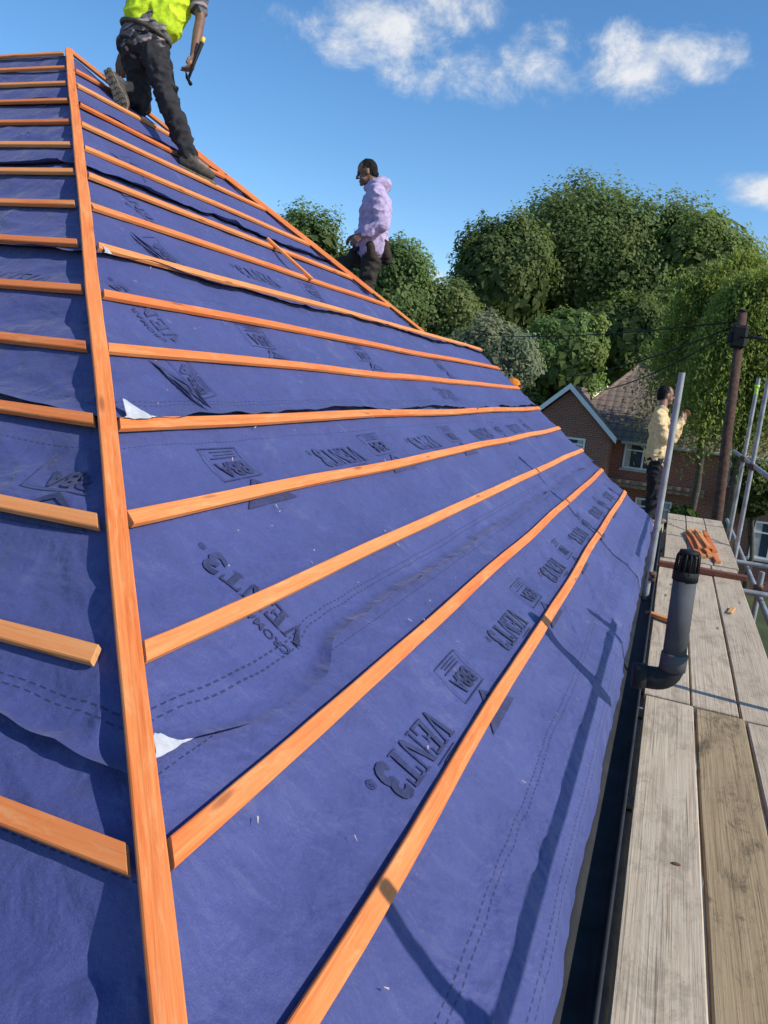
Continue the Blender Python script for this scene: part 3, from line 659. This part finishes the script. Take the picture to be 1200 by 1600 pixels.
def tree(name, label, px, py, rx, ry, D, nl, leaf, col, group=None, nlobe=70, lobes=(.16, .34), var=.22, cat='tree', hue=.06):
    c = U(px, py, D); RX = rx*D/1200; RZ = ry*D/1200; R3 = np.array([RX, RX*.8, RZ])
    t = thing(name, label, cat, (c.x, c.y, GZ), group)
    d = rng.normal(size=(nlobe, 3)); d /= np.linalg.norm(d, axis=1, keepdims=True); d[:, 2] = np.where(d[:, 2] < -.6, -d[:, 2]*.6, d[:, 2])
    rad = .2+.68*rng.random(nlobe)**.5
    lr = (lobes[0]+(lobes[1]-lobes[0])*rng.random(nlobe))*min(RX, RZ)
    lc = np.array(c)+d*rad[:, None]*R3
    lb = 1-var+2*var*rng.random(nlobe); lh = rng.random(nlobe)
    w_ = lr**2; ch = rng.choice(nlobe, nl, p=w_/w_.sum())
    dd = rng.normal(size=(nl, 3)); dd /= np.linalg.norm(dd, axis=1, keepdims=True)
    rr = (.3+.88*rng.random(nl)**.75)*(1+.28*np.sin(dd[:, 0]*6+lh[ch]*20)*np.cos(dd[:, 2]*5+lh[ch]*9))
    pos = lc[ch]+dd*(lr[ch]*rr)[:, None]*np.array([1, 1, 1])
    ro_ = (pos-np.array(c))/R3; ro_ /= np.linalg.norm(ro_, axis=1, keepdims=True)+1e-9
    nrm = dd*.55+ro_*.6+rng.normal(size=(nl, 3))*.45+np.array([.3, -.2, .35])
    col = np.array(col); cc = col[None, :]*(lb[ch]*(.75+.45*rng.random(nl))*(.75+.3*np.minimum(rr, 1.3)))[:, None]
    cc[:, 0] *= 1+hue*4*(lh[ch]-.4); cc[:, 2] *= 1-hue*(lh[ch]-.5)
    sz = leaf*(.45+.8*rng.random(nl))
    ni = nl//10; di = rng.normal(size=(ni, 3)); di /= np.linalg.norm(di, axis=1, keepdims=True)
    pi_ = np.array(c)+di*R3*(.2+.64*rng.random((ni, 1)))
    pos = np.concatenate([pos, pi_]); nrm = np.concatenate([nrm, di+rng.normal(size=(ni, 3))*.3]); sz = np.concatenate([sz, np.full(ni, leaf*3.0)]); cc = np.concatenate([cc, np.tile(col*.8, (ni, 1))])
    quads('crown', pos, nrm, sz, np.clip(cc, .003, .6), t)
    trunk(t, c, RX, RZ, lc.tolist(), max(.1, RX*.06))
    return t
DG = (.165, .210, .074); GG = (.23, .255, .165)
G1 = 'big trees behind the houses'
tree('tree', 'tall dark green tree with the highest rounded crown right of centre', 925, 430, 158, 150, 50, 84000, .14, DG, G1, 85)
tree('tree', 'dark green tree on the left shoulder of the tall crown, beside open sky', 782, 452, 88, 118, 46, 46000, .13, (.14, .185, .066), G1, 60)
tree('tree', 'broad green tree to the right of the tall crown, under the small cloud', 1075, 442, 122, 128, 47, 60000, .135, (.175, .225, .074), G1, 75)
tree('tree', 'green tree at the right picture edge behind the willow', 1210, 528, 100, 138, 46, 30000, .15, (.19, .24, .08), G1, 60)
tree('tree', 'dark tree to the left of the man in lilac', 472, 455, 94, 122, 44, 38000, .125, (.145, .19, .068), G1, 60)
tree('tree', 'dark tree rising behind the man in lilac', 600, 475, 88, 115, 42, 38000, .12, (.16, .21, .074), G1, 60)
tree('tree', 'low dark tree filling the gap between the man in lilac and the tall trees', 692, 540, 88, 102, 43, 32000, .12, (.145, .195, .07), G1, 55)
tree('tree', 'grey-green small tree below the dark trees right of the man in lilac', 770, 565, 75, 70, 37, 24000, .10, GG, G1, 60, hue=.04)
tree('tree', 'fresh green rounded tree behind the gabled brick house', 885, 560, 70, 92, 41, 34000, .105, (.205, .275, .09), G1, 60)
tree('tree', 'dark green tree above the brick house roof, behind the willow strands', 985, 540, 88, 90, 44, 28000, .12, (.165, .215, .074), G1, 55)
tree('tree', 'low green tree between the roof edge and the gabled brick house', 825, 600, 72, 72, 43, 24000, .115, DG, G1, 50)
def willow(label, px, py, rx, ry, D, ns, col, zend):
    c = U(px, py, D); RX = rx*D/1200; RZ = ry*D/1200
    t = thing('willow_tree', label, 'tree', (c.x, c.y, GZ), 'yellow-green willows by the brick house')
    P_, Nn, Sz, Cc = [], [], [], []; lob = []
    nb = 46
    for i in range(nb):
        d = rng.normal(size=3); d /= np.linalg.norm(d); d[2] = abs(d[2])*1.1-.35
        lob.append(np.array(c)+d*np.array([RX, RX*.8, RZ])*(.45+.5*rng.random()))
    for s in range(ns):
        b = lob[rng.integers(nb)]; o = b+rng.normal(size=3)*np.array([.55, .5, .3])*RX*.26
        L = (.4+3.2*rng.random()**1.4)*RZ*.38; L = min(L, max(.4, o[2]-zend-rng.random()*1.4)); nlf = int(L/.055)+3
        br = .75+.5*rng.random(); drift = rng.normal(size=2)*.2
        q = np.linspace(0, 1, nlf); pp = np.stack([o[0]+drift[0]*q*L+.1*np.sin(q*5+s), o[1]+drift[1]*q*L, o[2]-L*q*q*.6-L*q*.4+.18*np.sin(q*3.0)], 1)+rng.normal(size=(nlf, 3))*.07
        P_.append(pp); Nn.append(rng.normal(size=(nlf, 3))+np.array([.5, -.4, .3])); Sz.append(.04+.05*rng.random(nlf)); Cc.append(np.array(col)[None]*(br*(.7+.6*rng.random(nlf)))[:, None])
    P_ = np.concatenate(P_); al = np.tile(np.array([0, 0, -1.0]), (len(P_), 1))+rng.normal(size=(len(P_), 3))*.6
    quads('crown', P_, np.concatenate(Nn), np.concatenate(Sz), np.clip(np.concatenate(Cc), .003, .5), t, .42, al)
    trunk(t, c, RX, RZ, [tuple(l) for l in lob], .16)
willow('yellow-green willow with hanging strands above and right of the brick house roof', 1128, 500, 84, 140, 25, 2700, (.27, .31, .088), -1.4)
willow('yellow-green willow with long strands at the right picture edge, behind the brown pole', 1190, 500, 80, 165, 22, 2500, (.25, .29, .083), -3.2)
tree('shrub', 'round dark green shrub by the ground floor window of the brick house', 1068, 818, 26, 34, 24, 5000, .07, (.08, .13, .032), None, 25, cat='shrub')
tree('shrub', 'dark shrub behind the scaffold uprights at the right edge', 1180, 770, 35, 45, 26, 6000, .1, (.07, .10, .03), None, 25, cat='shrub')
# ---------------------------------------------------------------- people
def prim_mesh(prims):
    bm = bmesh.new()
    def sph(c, m3, sub=2):
        bmesh.ops.create_icosphere(bm, subdivisions=sub, radius=1, matrix=Matrix.Translation(c) @ m3.to_4x4())
    for p in prims:
        if p[0] == 'c':
            pts, rad = p[1], p[2]
            for q, r in zip(pts, rad): sph(q, Matrix.Diagonal((r, r, r)))
            for (a, ra), (b, rb) in zip(zip(pts[:-1], rad[:-1]), zip(pts[1:], rad[1:])):
                d = b-a
                if d.length < 1e-4: continue
                mt = Matrix.Translation((a+b)/2) @ d.to_track_quat('Z', 'Y').to_matrix().to_4x4()
                bmesh.ops.create_cone(bm, cap_ends=True, segments=14, radius1=ra, radius2=rb, depth=d.length, matrix=mt)
        else:
            c, ax = p[1], p[2]
            m3 = Matrix((ax[0], ax[1], ax[2])).transposed()
            if m3.determinant() < 0: m3 = Matrix((-ax[0], ax[1], ax[2])).transposed()
            sph(c, m3, 3)
    return bm
def remesh(name, prims, vox, m, parent, amp=0, ns=9, cut=None, smooth=3, seed=0):
    bm = prim_mesh(prims); me = bpy.data.meshes.new('tmp'); bm.to_mesh(me); bm.free()
    o = bpy.data.objects.new('tmp', me); C.objects.link(o)
    md = o.modifiers.new('r', 'REMESH'); md.mode = 'VOXEL'; md.voxel_size = vox
    sm = o.modifiers.new('s', 'SMOOTH'); sm.iterations = smooth; sm.factor = .5
    me2 = bpy.data.meshes.new_from_object(o.evaluated_get(bpy.context.evaluated_depsgraph_get()))
    bpy.data.objects.remove(o); bpy.data.meshes.remove(me); me2.name = name
    if amp or cut:
        bm = bmesh.new(); bm.from_mesh(me2); bm.normal_update()
        if amp:
            for v in bm.verts:
                q = v.co
                r = 1-abs(noise.noise(V((q.x*ns, q.y*ns, q.z*ns*1.5+seed))))
                v.co = q+v.normal*amp*((r**3-.45)+.5*noise.noise(q*ns*2.3+V((seed, 0, 0))))
        if cut:
            bmesh.ops.delete(bm, geom=[v for v in bm.verts if cut(v.co)], context='VERTS')
        bm.to_mesh(me2); bm.free()
    return link(name, me2, m, parent, True)
def hand(pr, wr, d, pn, th, curl=.5, thumbcurl=.5):
    d = d.normalized(); pn = (pn-d*pn.dot(d)).normalized(); th = (th-d*th.dot(d)-pn*th.dot(pn)).normalized()
    for i, (off, L) in enumerate(((.032, .072), (.011, .082), (-.011, .076), (-.031, .06))):
        kn = wr+d*(.088-abs(off-.01)*.25)+th*off
        pr.append(('c', [wr+th*off*.5, kn], [.016, .0125]))
        p = kn; dr = d.copy(); pts = [p]; rad = [.0105]
        for k, fr in enumerate((.45, .31, .24)):
            an = curl*(.9+.12*i)*(1 if k else .8); dr = (dr*math.cos(an)+pn*math.sin(an)).normalized()
            p = p+dr*L*fr; pts.append(p); rad.append(.0095-.001*k)
        pr.append(('c', pts, rad))
    b = wr+d*.028+th*.024; d1 = (th*.7+d*.7+pn*.25).normalized(); m_ = b+d1*.042; d2 = (d*.85+th*(.3-.6*thumbcurl)+pn*.6*thumbcurl).normalized()
    pr.append(('c', [wr+d*.015+th*.012, b, m_, m_+d2*.034], [.017, .015, .0115, .0095]))
def headp(pr, c, f, u):
    f = f.normalized(); s = f.cross(u).normalized(); u = s.cross(f).normalized()
    E = lambda o, a, b, g: pr.append(('e', c+f*o[0]+s*o[1]+u*o[2], (s*a, f*b, u*g)))
    E((0, 0, .02), .074, .094, .098); E((.025, 0, -.06), .056, .066, .062); E((.078, 0, -.098), .022, .022, .018)
    E((.086, 0, .016), .045, .014, .011); E((.088, 0, -.066), .023, .013, .007); E((.086, 0, -.078), .021, .012, .007)
    for k in (-1, 1):
        E((.0, k*.077, -.012), .011, .02, .031); E((.07, k*.035, -.03), .022, .018, .02); E((.055, k*.045, -.055), .02, .03, .025)
    pr.append(('c', [c+f*.09+u*.008, c+f*.112-u*.032], [.009, .014])); E((.1, .012, -.036), .008, .009, .008); E((.1, -.012, -.036), .008, .009, .008)
    return f, s, u
def cloth(name, col, rough=.9, stripes=None, scale=35):
    m, n, b = mat(name); ob = n.n('ShaderNodeTexCoord').outputs['Object']
    c = n.ramp(n.noise(ob, scale, 5, .65), [(.3, tuple(x*.72 for x in col)), (.7, tuple(min(1, x*1.2) for x in col))])
    if stripes:
        sp = n.n('ShaderNodeSeparateXYZ'); n.set(sp.inputs[0], ob)
        zz_ = n.m('FRACT', n.m('MULTIPLY', n.m('ADD', n.m('ADD', sp.outputs[2], n.m('MULTIPLY', sp.outputs[0], -.35)), n.m('MULTIPLY', n.noise(ob, 6), .03)), 13.0))
        c = n.mix(n.m('LESS_THAN', zz_, .3), c, stripes[0]); c = n.mix(n.m('GREATER_THAN', zz_, .72), c, stripes[1])
    n.set(b.inputs['Base Color'], c); b.inputs['Roughness'].default_value = rough; b.inputs['Specular IOR Level'].default_value = .2
    n.set(b.inputs['Normal'], n.bump(n.noise(ob, 260, 3), .3, .002, n.bump(n.noise(ob, 22, 4, .6, .8), .45, .012)))
    return m
SKIN = simple('brown_skin', (.21, .105, .062), .5, 0, .15, 30, .1, 200); SKIN2 = simple('tan_skin', (.27, .14, .085), .5, 0, .15, 30, .1, 200)
HAIR = simple('black_hair', (.010, .009, .008), .7, 0, .4, 60, .8, 160, .25)
TROU = cloth('charcoal_work_trousers', (.038, .035, .037)); TROUB = cloth('black_trousers', (.022, .022, .026)); TROUC = cloth('dark_olive_trousers', (.045, .038, .03), scale=18)
BOOT = simple('scuffed_leather_boot', (.065, .054, .042), .7, 0, .5, 25, .4, 90); SOLE = simple('grey_brown_rubber_sole', (.17, .14, .105), .85, 0, .45, 40, .9, 70)
def sole(par, heel, toe, u):
    f = (toe-heel); L = f.length+.05; f.normalize(); u = (u-f*u.dot(f)).normalized(); s = f.cross(u)
    out = [(-.03, -.03), (.05, -.036), (.12, -.034), (.19, -.048), (.25, -.04), (.285, -.012), (.285, .012), (.25, .042), (.19, .048), (.12, .034), (.05, .036), (-.03, .03)]
    k = L/.30; bm = bmesh.new(); a = [bm.verts.new(heel+f*x*k+s*y-u*.052) for x, y in out]; b = [bm.verts.new(heel+f*x*k+s*y-u*.028) for x, y in out]
    bm.faces.new(a); bm.faces.new(b)
    for i in range(12): bm.faces.new((a[i], a[(i+1) % 12], b[(i+1) % 12], b[i]))
    for i in range(7):
        x = (-.02+.042*i)*k; hw = .026 if i < 4 else .034
        for sg in (-1, 1):
            q = [heel+f*(x+dx)+s*(sg*hw*.55+dy)-u*dz_ for dz_ in (.0525, .060) for dx, dy in ((-.011, -hw*.42), (.011, -hw*.42), (.011, hw*.42), (-.011, hw*.42))]
            vv = [bm.verts.new(v) for v in q]
            for fc in ((0, 1, 2, 3), (4, 5, 6, 7), (0, 1, 5, 4), (1, 2, 6, 5), (2, 3, 7, 6), (3, 0, 4, 7)): bm.faces.new([vv[i_] for i_ in fc])
    bmesh.ops.recalc_face_normals(bm, faces=bm.faces[:]); obj('sole', bm, SOLE, par)
def person(label, J, skin, top_mat, top_name, tr_mat, headf, headu, sleeve=1.0, extra=None, belly=1.0, vox=.0055, bulk=1.1):
    root = thing('person', label, 'person', (J['anR'].x, J['anR'].y, J['anR'].z-.08), 'roof workers')
    pr = []; f, s, u = headp(pr, J['head'], headf, headu)
    ch, pe, nk = J['chest'], J['pelvis'], J['neck']; wa = pe.lerp(ch, .45)
    pr.append(('c', [J['head']-u*.05-f*.015, nk, ch], [.056, .06, .10]))
    def torso(k):
        o = []
        hp = [J['hipL'].lerp(pe, .1), J['hipR'].lerp(pe, .1)]
        for h_, sh in ((hp[0], J['shL']), (hp[1], J['shR'])):
            w1 = h_.lerp(sh, .38).lerp(wa, .3); c1 = h_.lerp(sh, .78).lerp(ch, .35)
            o.append(('c', [h_, w1, c1, sh], [.105*k, .098*k, .105*k, .062*k]))
        o.append(('c', [pe, wa, ch, nk], [.115*k, .11*k*belly, .115*k, .055*k]))
        o.append(('c', [J['shL'], nk-u*.03, J['shR']], [.06*k, .065*k, .06*k])); return o
    pr += torso(.9)
    for q in 'LR':
        pr.append(('c', [J['sh'+q], J['sh'+q].lerp(J['el'+q], .4), J['el'+q], J['el'+q].lerp(J['wr'+q], .35), J['wr'+q]], [.05, .047, .036, .038, .025]))
        pr.append(('c', [J['hip'+q], J['kn'+q], J['kn'+q].lerp(J['an'+q], .3), J['an'+q]], [.08, .05, .052, .036]))
        pr.append(('c', [J['an'+q], J['an'+q]+J['toe'+q].normalized()*.12-V((0, 0, .02))], [.035, .03]))
        hd = J['hand'+q]; hand(pr, J['wr'+q], hd[0], hd[1], hd[2], hd[3])
    remesh('body', pr, vox, skin, root, smooth=2)
    hp = [('e', J['head']-f*.014+u*.024, (s*.078, f*.092, u*.096)), ('e', J['head']-f*.05-u*.035, (s*.062, f*.052, u*.05))]
    c0 = J['head']
    remesh('hair', hp, .006, HAIR, root, .012, 70, cut=lambda p: ((p-c0).dot(f) > .05 and (p-c0).dot(u) < .06) or (p-c0).dot(u) < -.075 or ((p-c0).dot(f) > -.025 and (p-c0).dot(u) < .02), smooth=1)
    for k in (-1, 1):
        bm = bmesh.new(); bmesh.ops.create_icosphere(bm, subdivisions=2, radius=.0105, matrix=Matrix.Translation(c0+f*.083+s*k*.033-u*.002)); obj('eye', bm, M['black'], root, True)
    tp = torso(bulk)
    for q in 'LR':
        e = J['sh'+q].lerp(J['el'+q], .75) if sleeve < .6 else None
        kb = bulk/1.1
        if e: tp.append(('c', [J['sh'+q], e], [.07, .064]))
        else:
            tp.append(('c', [J['sh'+q], J['sh'+q].lerp(J['el'+q], .45), J['el'+q], J['el'+q].lerp(J['wr'+q], .45), J['wr'+q].lerp(J['el'+q], .08)], [.07*kb, .068*kb, .06*kb, .056*kb, .040]))
    if extra: tp += extra(f, s, u)
    remesh(top_name, tp, .009, top_mat, root, .022, 8, smooth=2)
    tr = []
    for q in 'LR':
        tr.append(('c', [J['hip'+q], J['hip'+q].lerp(J['kn'+q], .5), J['kn'+q], J['kn'+q].lerp(J['an'+q], .4), J['an'+q]+(J['kn'+q]-J['an'+q]).normalized()*.03], [.104, .09, .074, .072, .062]))
    tr.append(('c', [J['hipL'], pe, J['hipR']], [.112, .118, .112])); tr.append(('c', [pe, pe.lerp(ch, .18)], [.118, .112]))
    remesh('trousers', tr, .009, tr_mat, root, .024, 9, smooth=2, seed=4)
    for q in 'LR':
        bp = []; an = J['an'+q]; td = J['toe'+q].normalized(); ud = J.get('up'+q, V((0, 0, 1))); ud = (ud-td*ud.dot(td)).normalized()
        hl = an-ud*.05-td*.035; tl = hl+td*.21
        bp.append(('c', [an+(J['kn'+q]-an).normalized()*.08, an, hl], [.052, .050, .040])); bp.append(('c', [hl, hl+td*.10+ud*.012, tl], [.040, .043, .034])); bp.append(('c', [an, hl+td*.1+ud*.012], [.048, .042]))
        bo = remesh('boot', bp, .008, BOOT, root, .004, 20, smooth=2); sole(bo, hl-td*.01, hl+td*.235, ud)
    return root, (f, s, u)
# --- kneeling roofer in yellow
K = lambda x, y, d: U(x, y, d)
fw = (U(300, 60, 6.6)-U(260, 60, 5.7)).normalized()
J = dict(head=K(296, -100, 5.62), neck=K(282, -58, 5.68), chest=K(258, -18, 5.72), pelvis=K(222, 66, 5.74), shL=K(232, -38, 5.66), shR=K(306, -40, 5.74),
         elL=K(205, 30, 5.98), wrL=K(190, 88, 6.0), elR=K(313, 30, 5.72), wrR=K(302, 88, 5.62),
         hipL=K(207, 74, 5.76), hipR=K(240, 76, 5.72), knL=K(222, 164, 5.92), anL=K(186, 132, 5.62), knR=K(266, 168, 5.60), anR=K(297, 246, 5.60))
J['toeL'] = U(205, 190, 5.62)-U(178, 128, 5.60); J['upL'] = U(210, 140, 5.9)-U(178, 150, 5.5)
J['toeR'] = U(338, 272, 5.66)-U(298, 252, 5.58); J['upR'] = V((.25, 0, 1))
J['handL'] = (U(187, 118, 6.0)-J['wrL'], fw, R_, .4); J['handR'] = (U(296, 125, 5.6)-J['wrR'], -R_, fw*-1, .95)
SH = cloth('striped_grey_shirt', (.16, .155, .16), stripes=((.36, .27, .26), (.06, .055, .06)))
p1, _ = person('person in yellow hi-vis vest and charcoal trousers kneeling near the roof peak', J, SKIN, SH, 'shirt', TROU, fw+V((0, 0, -.2)), V((0, 0, 1)), .4)
HV = cloth('fluorescent_yellow_vest', (.62, .80, .03), .7)
tv = []
for h_, sh, lo_ in (('hipL', 'shL', .40), ('hipR', 'shR', .26)):
    a = J[h_].lerp(J[sh], lo_).lerp(J['chest'], .1); b = J[h_].lerp(J[sh], .72).lerp(J['chest'], .3); tv.append(('c', [a, b, J[sh]], [.128, .132, .085]))
tv.append(('c', [J['pelvis'].lerp(J['chest'], .55), J['chest'], J['neck']], [.128, .137, .075]))
remesh('hi_vis_vest', tv, .009, HV, p1, .016, 8, smooth=2, seed=9)
bm = bmesh.new(); wc = J['pelvis'].lerp(J['chest'], .16); axu = (J['chest']-J['pelvis']).normalized(); e1 = axu.cross(V((0, 1, 0))).normalized(); e2 = axu.cross(e1)
ring = [wc+e1*.205*math.cos(t)+e2*.145*math.sin(t) for t in [2*math.pi*i/24 for i in range(25)]]
tube(bm, ring, .016, 8); obj('belt', bm, BOOT, p1)
hm = thing('hammer', 'hammer with yellow and black handle in the hand of the roofer in yellow', 'hammer', K(300, 110, 5.58))
hA, hB = K(318, 60, 5.60), K(294, 124, 5.56); hd = (hB-hA).normalized()
YG = simple('yellow_grip', (.75, .5, .03), .5)
bm = bmesh.new(); tube(bm, [hA, hA+hd*.03, hA+hd*.12, hA+hd*.19, hB], [.013, .016, .014, .011, .010], 10); obj('handle', bm, M['black'], hm)
bm = bmesh.new(); tube(bm, [hA-hd*.004, hA+hd*.04], [.0145, .0172], 10); obj('grip', bm, YG, hm)
bm = bmesh.new(); sx = hd.cross(V((1, .2, 0))).normalized(); tube(bm, [hB-sx*.05, hB-sx*.035, hB-sx*.03, hB+sx*.02, hB+sx*.06-hd*.015], [.014, .014, .011, .012, .004], 10); obj('head', bm, M['black'], hm)
# --- man in lilac hoodie
D2 = 7.55; L2 = -R_
J = dict(head=K(574, 269, D2), neck=K(585, 293, D2), chest=K(588, 322, D2), pelvis=K(580, 384, D2), shL=K(591, 307, D2-.2), shR=K(588, 305, D2+.2),
         elL=K(598, 350, D2-.30), wrL=K(567, 367, D2-.28), elR=K(585, 348, D2+.28), wrR=K(558, 366, D2+.14),
         hipL=K(584, 389, D2-.11), hipR=K(577, 389, D2+.10), knL=K(572, 454, D2-.08), anL=K(584, 514, D2+.02), knR=K(537, 415, D2+.08), anR=K(543, 478, D2+.15))
J['toeL'] = L2.copy(); J['toeR'] = L2.copy(); J['upL'] = V((0, .3, 1)); J['upR'] = V((0, .3, 1))
J['handL'] = (U(550, 377, D2-.27)-J['wrL'], V((0, 0, -.5))+U(575, 360, D2+.5)-U(575, 360, D2), V((0, 0, 1)), .6); J['handR'] = (U(541, 373, D2+.12)-J['wrR'], V((0, 0, -1)), V((0, 0, 1)), .6)
LIL = cloth('lilac_hoodie_fleece', (.51, .40, .57))
def hood(f, s, u): return [('e', J['neck']-f*.085+u*.005, (s*.125, f*.08, u*.09)), ('c', [J['neck']-s*.085-f*.03+u*.022, J['neck']+f*.065-u*.0, J['neck']+s*.085-f*.03+u*.022], [.045, .036, .045]), ('c', [J['pelvis']+u*.05-s*.11, J['pelvis']+u*.05+s*.11], [.142, .142])]
p2, (f2, s2, u2) = person('person in lilac hoodie and dark trousers standing behind the far hip, facing left', J, SKIN, LIL, 'hoodie', TROUC, L2+V((0, 0, -.22)), V((0, 0, 1))+R_*-.1, 1.0, hood, bulk=1.33)
bt = []; pe = J['pelvis']
rg = [pe+u2*-.01+f2*.16*math.cos(t)+s2*.2*math.sin(t) for t in [2*math.pi*i/16 for i in range(17)]]
bt.append(('c', rg, [.022]*17))
for t, r in ((.7, .05), (1.5, .055), (2.4, .06), (-1.5, .05), (-2.4, .05)):
    q = pe-u2*.08+f2*.17*math.cos(t)+s2*.215*math.sin(t); bt.append(('c', [q+u2*.05, q-u2*.06], [r*.9, r]))
remesh('tool_belt', bt, .009, cloth('worn_tool_belt', (.05, .036, .028)), p2, .004, 20)
# --- man in beige
D3 = 9.75
def B(x, y, d): return U(x-7, y, D3+d)
J = dict(head=B(1047, 617, 0), neck=B(1041, 641, 0), chest=B(1038, 663, 0), pelvis=B(1031, 718, 0), shR=B(1036, 651, -.18), shL=B(1040, 650, .19),
         elR=B(1047, 688, -.2), wrR=B(1072, 656, -.12), elL=B(1058, 686, .22), wrL=B(1075, 652, .1),
         hipR=B(1032, 722, -.10), hipL=B(1031, 722, .10), knR=B(1028, 770, -.10), anR=B(1019, 814, -.12), knL=B(1032, 770, .12), anL=B(1030, 812, .14))
J['toeR'] = R_.copy(); J['toeL'] = R_.copy()
J['handR'] = (U(1078, 645, D3-.05)-J['wrR'], V((0, 0, .2))+U(1060, 650, D3+.4)-U(1060, 650, D3), V((0, 0, 1)), .5); J['handL'] = (U(1078, 641, D3)-J['wrL'], U(1060, 650, D3-.4)-U(1060, 650, D3), V((0, 0, 1)), .5)
BEI = cloth('beige_sweatshirt', (.76, .56, .29))
def hem(f, s, u): return [('c', [J['pelvis']+u*.06-s*.09, J['pelvis']+u*.06+s*.09], [.12, .12]), ('c', [J['neck']-s*.04, J['neck']+s*.04], [.06, .06])]
p3, (f3, s3, u3) = person('person in beige sweatshirt and black trousers on the far scaffold, facing right', J, SKIN2, BEI, 'sweatshirt', TROUB, R_+V((0, 0, -.12)), V((0, 0, 1)), 1.0, hem)
bm = bmesh.new(); hc = U(1080, 640, D3); q = R_.to_track_quat('X', 'Z').to_matrix().to_4x4()
bmesh.ops.create_cube(bm, size=1, matrix=Matrix.Translation(hc) @ q @ Matrix.Rotation(.5, 4, 'Y') @ Matrix.Diagonal((.15, .075, .012, 1)))
bmesh.ops.bevel(bm, geom=bm.edges[:], offset=.003, segments=2, affect='EDGES')
tag(obj('phone', bm, M['black']), 'black phone held in front of the man in beige', 'phone')
# --- man in orange hat, nearly hidden behind the gable
D4 = 10.6
def O(x, y, d=0): return U(x, y, D4+d)
J = dict(head=O(801, 606), neck=O(806, 629), chest=O(814, 648), pelvis=O(822, 702), shR=O(814, 636, -.19), shL=O(812, 636, .19), elR=O(806, 668, -.24), wrR=O(792, 690, -.2), elL=O(806, 668, .24), wrL=O(790, 690, .2),
         hipR=O(822, 707, -.1), hipL=O(822, 707, .1), knR=O(812, 752, -.1), anR=O(812, 792, -.1), knL=O(816, 752, .1), anL=O(820, 792, .1), toeR=L2.copy(), toeL=L2.copy())
J['handR'] = (V((0, 0, -1))+L2, R_, L2, .6); J['handL'] = (V((0, 0, -1))+L2, R_, L2, .6)
p4, (f4, s4, u4) = person('person in orange hat and yellow-green top almost hidden behind the gable end', J, SKIN2, HV, 'hi_vis_top', TROUB, L2+V((0, 0, -.3)), V((0, 0, 1)), 1.0, vox=.008)
hh = J['head']
remesh('hat', [('e', hh+u4*.035-f4*.008, (s4*.092, f4*.108, u4*.098))], .008, cloth('orange_knit_hat', (.75, .22, .03)), p4, .004, 30, cut=lambda p: (p-hh).dot(u4) < .01)
